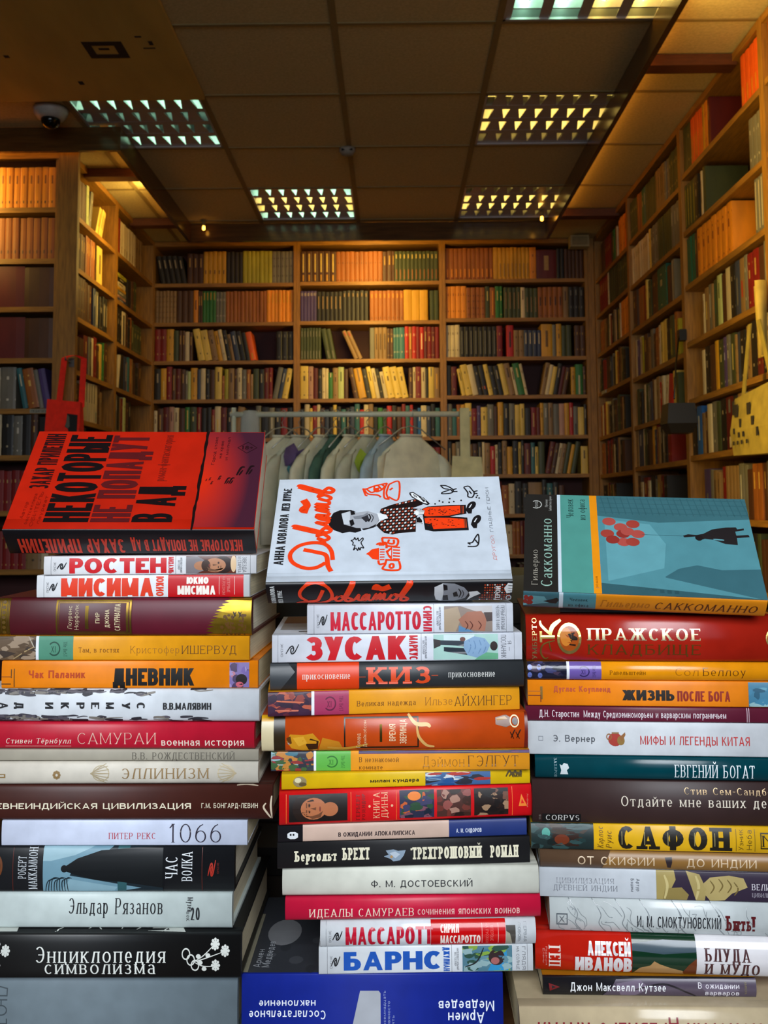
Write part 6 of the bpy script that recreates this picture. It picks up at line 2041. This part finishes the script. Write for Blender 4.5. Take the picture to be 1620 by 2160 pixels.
def shirt(px, yaw, cols, label, drop=.095, scale=1, blotch=None, seed=0):
    X = (px - 818) / F * RYK
    root = empty('shirt', Matrix.Translation((X, RYK, zb_ - .012)) @ Matrix.Rotation(yaw, 4, 'Z'), label, 'shirt', 'shirts on the garment rack')
    R = random.Random(seed)
    n = 20
    rows = [(-.66, .215, .024), (-.5, .21, .025), (-.35, .205, .026), (-.2, .2, .026), (-.13, .195, .025), (-.085, .18, .024), (-.045, .13, .022), (-.01, .08, .02), (.008, .06, .018)]
    ph = R.uniform(0, 6)
    rings = []
    for z, hw, hd in rows:
        ring = []
        for k in range(n):
            a = 2 * math.pi * k / n
            fold = 1 + (.1 * math.sin(3 * a + ph + z * 9) + .06 * math.sin(7 * a - ph)) * min(1, max(0, -z * 3))
            ring.append(((hw * math.cos(a)) * scale, hd * math.sin(a) * fold * scale, -drop + z * scale))
        rings.append(ring)
    Geo().loft(rings).obj('body', cols[0], root, True)
    for s in (-1, 1):
        rg = []
        for cx_, cz_, hw, dx_, dz_ in ((.15, -.075, .03, .55, 1), (.19, -.1, .045, .75, 1), (.225, -.17, .058, 1, .5), (.245, -.3, .06, 1, .12), (.25, -.55, .052, 1, 0)):
            rg.append([((s * cx_ + hw * math.cos(a) * dx_) * scale, .0215 * math.sin(a) * scale, -drop + (cz_ - s * hw * math.cos(a) * (1 - dx_) * 1.2) * scale) for a in [2 * math.pi * q_ / 14 for q_ in range(14)]])
        g = Geo().loft(rg)
        g.obj('sleeve', cols[0], root, True)
    g = Geo()
    g.tube([(.075 * math.cos(a) * scale * .9, .02 * math.sin(a), -drop + .009) for a in [k * math.pi / 8 for k in range(16)]], .005, 6, closed=True)
    g.obj('collar', cols[0], root, True)
    if blotch:
        bm_ = cols[1]
        g = Geo()
        for k in range(9):
            cx, cz, rr = R.uniform(-.13, .13), R.uniform(-.3, -.05), R.uniform(.025, .06)
            pts = [(cx + rr * math.cos(q) * R.uniform(.7, 1.1), -.031 * scale, -drop + cz + rr * math.sin(q) * R.uniform(.7, 1.2)) for q in [j * .6283 for j in range(10)]]
            g.add(pts + [(x, -.028 * scale, z) for x, y, z in pts], [tuple(range(10))] + [(j, (j + 1) % 10, 10 + (j + 1) % 10, 10 + j) for j in range(10)], k % (len(cols) - 1))
        g.obj('dyed_patch', list(cols[1:]), root)
    return root


def hanger(px, yaw, label, drop=.095):
    X = (px - 818) / F * RYK
    root = empty('clothes_hanger', Matrix.Translation((X, RYK, zb_ - .006)) @ Matrix.Rotation(yaw, 4, 'Z'), label, 'hanger', 'hangers on the garment rack')
    m = mat('c8c8bc', .35, .6, noise=0, tag='hanger_wire')
    hook = [(.0, .0175 * math.cos(a) * -1, .006 + .0175 * math.sin(a)) for a in [math.pi * (-.25 + 1.25 * k / 10) for k in range(11)]]
    Geo().tube(hook[::-1] + [(0, .012, -.03), (0, 0, -.05)], .002, 6).obj('hook', m, root, True)
    Geo().tube([(-.18, 0, -drop - .055), (-.05, 0, -.062), (0, 0, -.05), (.05, 0, -.062), (.18, 0, -drop - .055)], .003, 6).obj('shoulder_bar', m, root, True)


CR = mat('e2dabc', .9, noise=.15, scale=14, tag='cream_cotton', bump=.3)
C2 = mat('c8c4ac', .9, noise=.15, scale=14, tag='grey_cotton', bump=.3)
PU = mat('6a5480', .9, noise=.3, scale=20, tag='purple_dye')
TL = mat('5ca0a8', .9, noise=.3, scale=20, tag='teal_dye')
DG = mat('4a6a5a', .9, noise=.3, scale=14, tag='dark_green_cotton')
BL = mat('a8bcc8', .9, noise=.15, scale=14, tag='pale_blue_cotton')
LM = mat('b8cc40', .9, noise=.2, scale=20, tag='lime_dye')
SHIRTS = [(586, .75, (CR,), 'cream shirt at the left end of the garment rack'),
          (622, .95, (C2, PU, TL), 'grey shirt with purple and teal dye on the garment rack', True),
          (668, 1.05, (CR,), 'plain cream shirt next to the purple dyed one on the rack'),
          (697, 1.15, (DG,), 'dark green shirt squeezed between cream ones on the rack'),
          (728, 1.08, (CR,), 'cream shirt just right of the dark green one on the rack'),
          (766, 1.0, (C2, LM), 'cream-grey shirt with a lime dyed patch on the rack', True),
          (803, 1.12, (BL,), 'pale blue shirt half hidden on the garment rack'),
          (856, .55, (CR,), 'wide cream shirt facing front at the right of the rack')]
for k, q in enumerate(SHIRTS):
    shirt(q[0], q[1], q[2], q[3], blotch=len(q) > 4, seed=k, scale=.82)
    hanger(q[0], q[1], 'wire hanger under the ' + q[3].split(' at ')[0].split(' on the')[0].split(' next')[0].split(' just')[0])
# grey cloth and cream tote on the rack
X0 = (515 - 818) / F * RYK
g = Geo()
rings = []
for z, hw in ((-.7, .05), (-.4, .045), (-.1, .042), (0, .04), (.016, .03)):
    rings.append([(hw * math.cos(a), .02 * math.sin(a) * (1 + .2 * math.sin(3 * a)), z) for a in [k * math.pi / 8 for k in range(16)]])
o = g.loft(rings).obj('scarf', mat('b0aea0', .9, noise=.12, scale=14, tag='grey_cloth'), None, True)
o.location = (X0, RYK, zb_)
tag(o, 'grey cloth hung over the left end of the garment rack', 'cloth')
X0 = (972 - 818) / F * RYK
tt = empty('tote_bag', (X0, RYK - .035, zb_), 'plain cream tote bag hanging by wide straps at the right end of the rack', 'bag')
MT = mat('d2c490', .9, noise=.15, scale=20, tag='canvas', bump=.3)
g = Geo()
for z0, z1, a, c in ((-.55, -.19, .07, .062),):
    g.loft([[(-a, -.018, z0), (a, -.018, z0), (a, .018, z0), (-a, .018, z0)], [(-a - .004, -.02, (z0 + z1) / 2), (a + .004, -.02, (z0 + z1) / 2), (a + .004, .018, (z0 + z1) / 2), (-a - .004, .018, (z0 + z1) / 2)],
            [(-c, -.012, z1), (c, -.012, z1 - .006), (c, .012, z1 - .006), (-c, .012, z1)]])
g.obj('bag_body', MT, tt)
g = Geo()
for y in (-.012, .01):
    g.box(-.028, y, -.2, .012, y + .003, .013)
g.box(-.028, -.012, .013, .012, .013, .016)
g.obj('strap', MT, tt)

# ------------------------------------------------------------------ red felt bag on the end panel
yb = 4.27
k = yb / 4.4
rb = empty('tote_bag', (0, yb, EYE), 'bright red felt bag with a dark print hanging on the left end panel', 'bag')
MR = mat('f8260a', .85, noise=.12, scale=40, tag='red_felt')
x0, x1, zt, zl_ = -1.597 * k, -1.444 * k, .49 * k, .14
Geo().loft([[(x0 - .004, -.03, zl_), (x1 + .006, -.03, zl_), (x1 + .006, .03, zl_), (x0 - .004, .03, zl_)],
            [(x0 - .003, -.036, .33), (x1 + .004, -.036, .33), (x1 + .004, .03, .33), (x0 - .003, .03, .33)],
            [(x0, -.02, zt + .005), (x1, -.02, zt - .01), (x1, .022, zt - .01), (x0, .022, zt + .005)]]).obj('bag_body', MR, rb)
g = Geo()
sx0, sx1, sz = -1.545 * k, -1.463 * k, .695 * k
for a, bq, y, w in ((sx0 - .012, sx0 + .008, -.02, .026), (sx1, sx1 + .006, .012, .026)):
    g.add([(a, y, zt - .03), (a + w, y, zt - .03), (bq + w, y + .006, sz - .008), (bq, y + .006, sz - .008),
           (a, y + .005, zt - .03), (a + w, y + .005, zt - .03), (bq + w, y + .011, sz - .008), (bq, y + .011, sz - .008)],
          [(0, 1, 2, 3), (7, 6, 5, 4), (0, 4, 5, 1), (1, 5, 6, 2), (2, 6, 7, 3), (3, 7, 4, 0)])
arc = [(sx0 + .008 + (sx1 + .006 - sx0 - .008) * q / 6, -.014 + .032 * q / 6, sz - .008 + .014 * math.sin(math.pi * q / 6)) for q in range(7)]
vs = []
for x, y, z in arc:
    vs += [(x, y, z), (x + .026, y, z), (x + .026, y + .005, z), (x, y + .005, z)]
g.add(vs, [(4 * q + e, 4 * q + (e + 1) % 4, 4 * q + 4 + (e + 1) % 4, 4 * q + 4 + e) for q in range(6) for e in range(4)])
g.obj('strap', MR, rb)
g = Geo()
px0, px1 = -1.505 * k, -1.45 * k
pts = [(px0 + .008, .425 * k), (px1, .418 * k), (px1 - .002, .335 * k), (px0 + .016, .33 * k), (px0 + .012, .355 * k), (px0 - .002, .365 * k), (px0 + .004, .385 * k)]
g.add([(x, -.0375, z) for x, z in pts] + [(x, -.034, z) for x, z in pts], [tuple(range(7))] + [(q, (q + 1) % 7, 7 + (q + 1) % 7, 7 + q) for q in range(7)])
g.obj('printed_head', mat('14120f', .8, tag='dark_print'), rb)
g = Geo()
pts = [(px0 + .008, .42 * k), (px0 + .018, .41 * k), (px0 + .02, .365 * k), (px0 + .012, .357 * k), (px0 + .0, .365 * k), (px0 + .005, .385 * k)]
g.add([(x, -.0382, z) for x, z in pts] + [(x, -.0376, z) for x, z in pts], [tuple(range(6))] + [(q, (q + 1) % 6, 6 + (q + 1) % 6, 6 + q) for q in range(6)])
g.obj('printed_face', mat('5c5a4c', .8, tag='grey_print'), rb)
hk = empty('wall_hook', (sx0 + .03, 4.329, EYE + sz - .014), 'small metal hook holding the red felt bag', 'hook')
Geo().tube([(0, 0, -.004), (0, -.082, -.004), (0, -.086, .008)], .0035, 8).obj('hook_arm', mat('6a6a66', .4, .8, tag='metal'), hk, True)
Geo().box(-.012, -.004, -.025, .012, 0, .015).obj('hook_plate', mat('6a6a66', .4, .8, tag='metal'), hk)

# ------------------------------------------------------------------ right: printed yellow tote, rolled poster, black clip lamp
xt = 1.255
tb2 = empty('tote_bag', (xt, 3.3, EYE), 'yellow tote bag printed with dark towers hanging on the right bookcase', 'bag')
MY = mat('8a782e', .9, noise=.2, scale=20, tag='yellow_canvas', bump=.3)
Geo().loft([[(-.02, -.26, .155), (.035, -.26, .155), (.035, .17, .165), (-.02, .17, .165)], [(-.03, -.26, .25), (.035, -.26, .25), (.035, .17, .25), (-.03, .17, .25)],
            [(-.012, -.25, .4), (.02, -.25, .4), (.02, .16, .37), (-.012, .16, .37)]]).obj('bag_body', MY, tb2)
g = Geo()
for y0 in (-.2, .07):
    g.add([(-.01, y0, .37), (-.01, y0 + .03, .37), (0, (y0 + .015) * .3 + .015, .62), (0, (y0 + .015) * .3 - .015, .62), (-.006, y0, .37), (-.006, y0 + .03, .37), (.004, (y0 + .015) * .3 + .015, .62), (.004, (y0 + .015) * .3 - .015, .62)],
          [(0, 1, 2, 3), (7, 6, 5, 4), (0, 4, 5, 1), (1, 5, 6, 2), (2, 6, 7, 3), (3, 7, 4, 0)])
g.obj('strap', MY, tb2)
g = Geo()
_r = random.Random(15)
for y, z, w, h_ in ((.14, .31, .012, .05), (.1, .3, .03, .045), (.12, .24, .01, .02), (.06, .26, .012, .03), (.075, .225, .01, .018), (.03, .225, .012, .018), (-.02, .3, .03, .04), (.13, .2, .008, .014), (.09, .2, .008, .014), (.05, .2, .01, .014), (.0, .2, .01, .014),
                   (-.06, .26, .02, .03), (-.1, .22, .015, .03)):
    x = -.0335 if z < .26 else -.0335 + (z - .25) * .13
    g.box(x, y, z, x + .003, y + w, z + h_)
g.obj('tower_pattern', mat('1c140a', .8, tag='dark_print'), tb2)
ro = Geo()
prof = []
for q in range(9):
    a = math.pi * (.1 + 1.1 * q / 8)
    prof.append((.03 * math.sin(a) - .01, .045 * math.cos(a)))
rings = []
for z, sw in ((.5, .75), (.62, .9), (.76, 1.15)):
    rings.append([(x * sw, y * sw, z) for x, y in prof] + [(x * sw * .9 + .002, y * sw * .95, z) for x, y in reversed(prof)])
o = ro.loft(rings).obj('poster', mat('b59a48', .8, noise=.15, scale=20, tag='yellowed_paper'), None, True)
o.location = (1.285, 3.30, EYE)
tag(o, 'curled yellowed paper roll hanging above the printed yellow tote', 'poster')
lp = empty('clip_lamp', (1.31, 4.30, EYE + .756), 'black clip lamp with a long thin arm on the right bookcase upright', 'lamp')
MK = mat('0c0c0b', .4, tag='black_metal')
Geo().box(-.014, -.03, -.03, .018, .012, .02).obj('clamp', MK, lp)
Geo().tube([(-.012, -.01, -.01), (-.06, -.12, -.14), (-.115, -.26, -.32)], .004, 8).obj('arm', MK, lp, True)
Geo().loft([[(-.16, -.33, -.345), (-.05, -.33, -.345), (-.05, -.23, -.345), (-.16, -.23, -.345)], [(-.168, -.335, -.43), (-.042, -.335, -.43), (-.042, -.225, -.43), (-.168, -.225, -.43)],
            [(-.15, -.32, -.47), (-.06, -.32, -.47), (-.06, -.24, -.47), (-.15, -.24, -.47)]]).obj('lamp_head', MK, lp)

# ------------------------------------------------------------------ small fittings
dm = empty('dome_camera', (-1.49, 4.06, H - .006), 'white dome security camera with a black lens on the ceiling', 'camera')
g = Geo()
rings = []
for z, r in ((0, .075), (-.02, .072), (-.04, .058), (-.046, .045)):
    rings.append([(r * math.cos(a), r * math.sin(a), z) for a in [q * math.pi / 12 for q in range(24)]])
g.loft(rings).obj('housing', mat('a8a298', .5, tag='white_plastic'), dm, True)
rings = []
for q in range(7):
    a = q * math.pi / 12
    rings.append([(.042 * math.cos(a) * math.cos(t), .042 * math.cos(a) * math.sin(t), -.0465 - .042 * math.sin(a)) for t in [e * math.pi / 12 for e in range(24)]])
Geo().loft(rings).obj('lens_dome', mat('050505', .08, noise=0, tag='black_glass'), dm, True)
sd = empty('smoke_detector', (-.213, 4.563, H - .005), 'small white smoke detector on the ceiling grid', 'smoke detector')
rings = []
for z, r in ((0, .04), (-.014, .04), (-.03, .028), (-.034, .015)):
    rings.append([(r * math.cos(a), r * math.sin(a), z) for a in [q * math.pi / 12 for q in range(24)]])
Geo().loft(rings).obj('body', mat('8a8478', .6, tag='white_plastic'), sd, True)
g = Geo()
for a in (-2.1, -1.05):
    g.box(.037 * math.cos(a) - .008, .037 * math.sin(a) - .004, -.019, .037 * math.cos(a) + .008, .037 * math.sin(a) + .004, -.011)
g.obj('slot', mat('15120e', .8, tag='dark_slot'), sd)
sp = empty('wall_speaker', (1.22, 6.11, H - .09), 'small beige box hung in the far right corner under the ceiling', 'speaker')
Geo().box(-.06, -.03, 0, .06, .045, .075).obj('housing', mat('9a8a60', .6, tag='beige_plastic'), sp)
Geo().box(-.05, -.033, .01, .05, -.0305, .065).obj('grille', mat('7c6e4c', .8, tag='beige_grille'), sp)
Geo().box(-.02, 0, .0755, .02, .02, .083).obj('bracket', M_GRID, sp)

# shelf label with printed letters on the far left bookcase
sl = empty('shelf_label', (-1.67, YF + .0035, ZF[4] - .021), 'white shelf label with small capitals on the far left bookcase', 'label')
Geo().box(0, -.0012, 0, .105, 0, .019).obj('card', mat('8a8878', .7, tag='card'), sl)
g = Geo()
for p in text_polys('ПЕДАГОГИКА', .09 / .011, 'n'):
    vs = [(.008 + a * .011, -.0015, .004 + t * .011) for a, t in p]
    g.add(vs, [tuple(range(len(vs)))])
g.obj('lettering', mat('1a1a18', .7, tag='ink'), sl)
for k, (cx_, z_, w_) in enumerate(((1262, ZRT[0][3], .06),)):
    sl2 = empty('shelf_label', (XR - .0005, 6.05, z_ - .021), 'pale blank label on a shelf edge in the right wall corner', 'label')
    Geo().box(-.0012, -.12, 0, .0035, 0, .02).obj('card', mat('a09a84', .7, tag='card'), sl2)
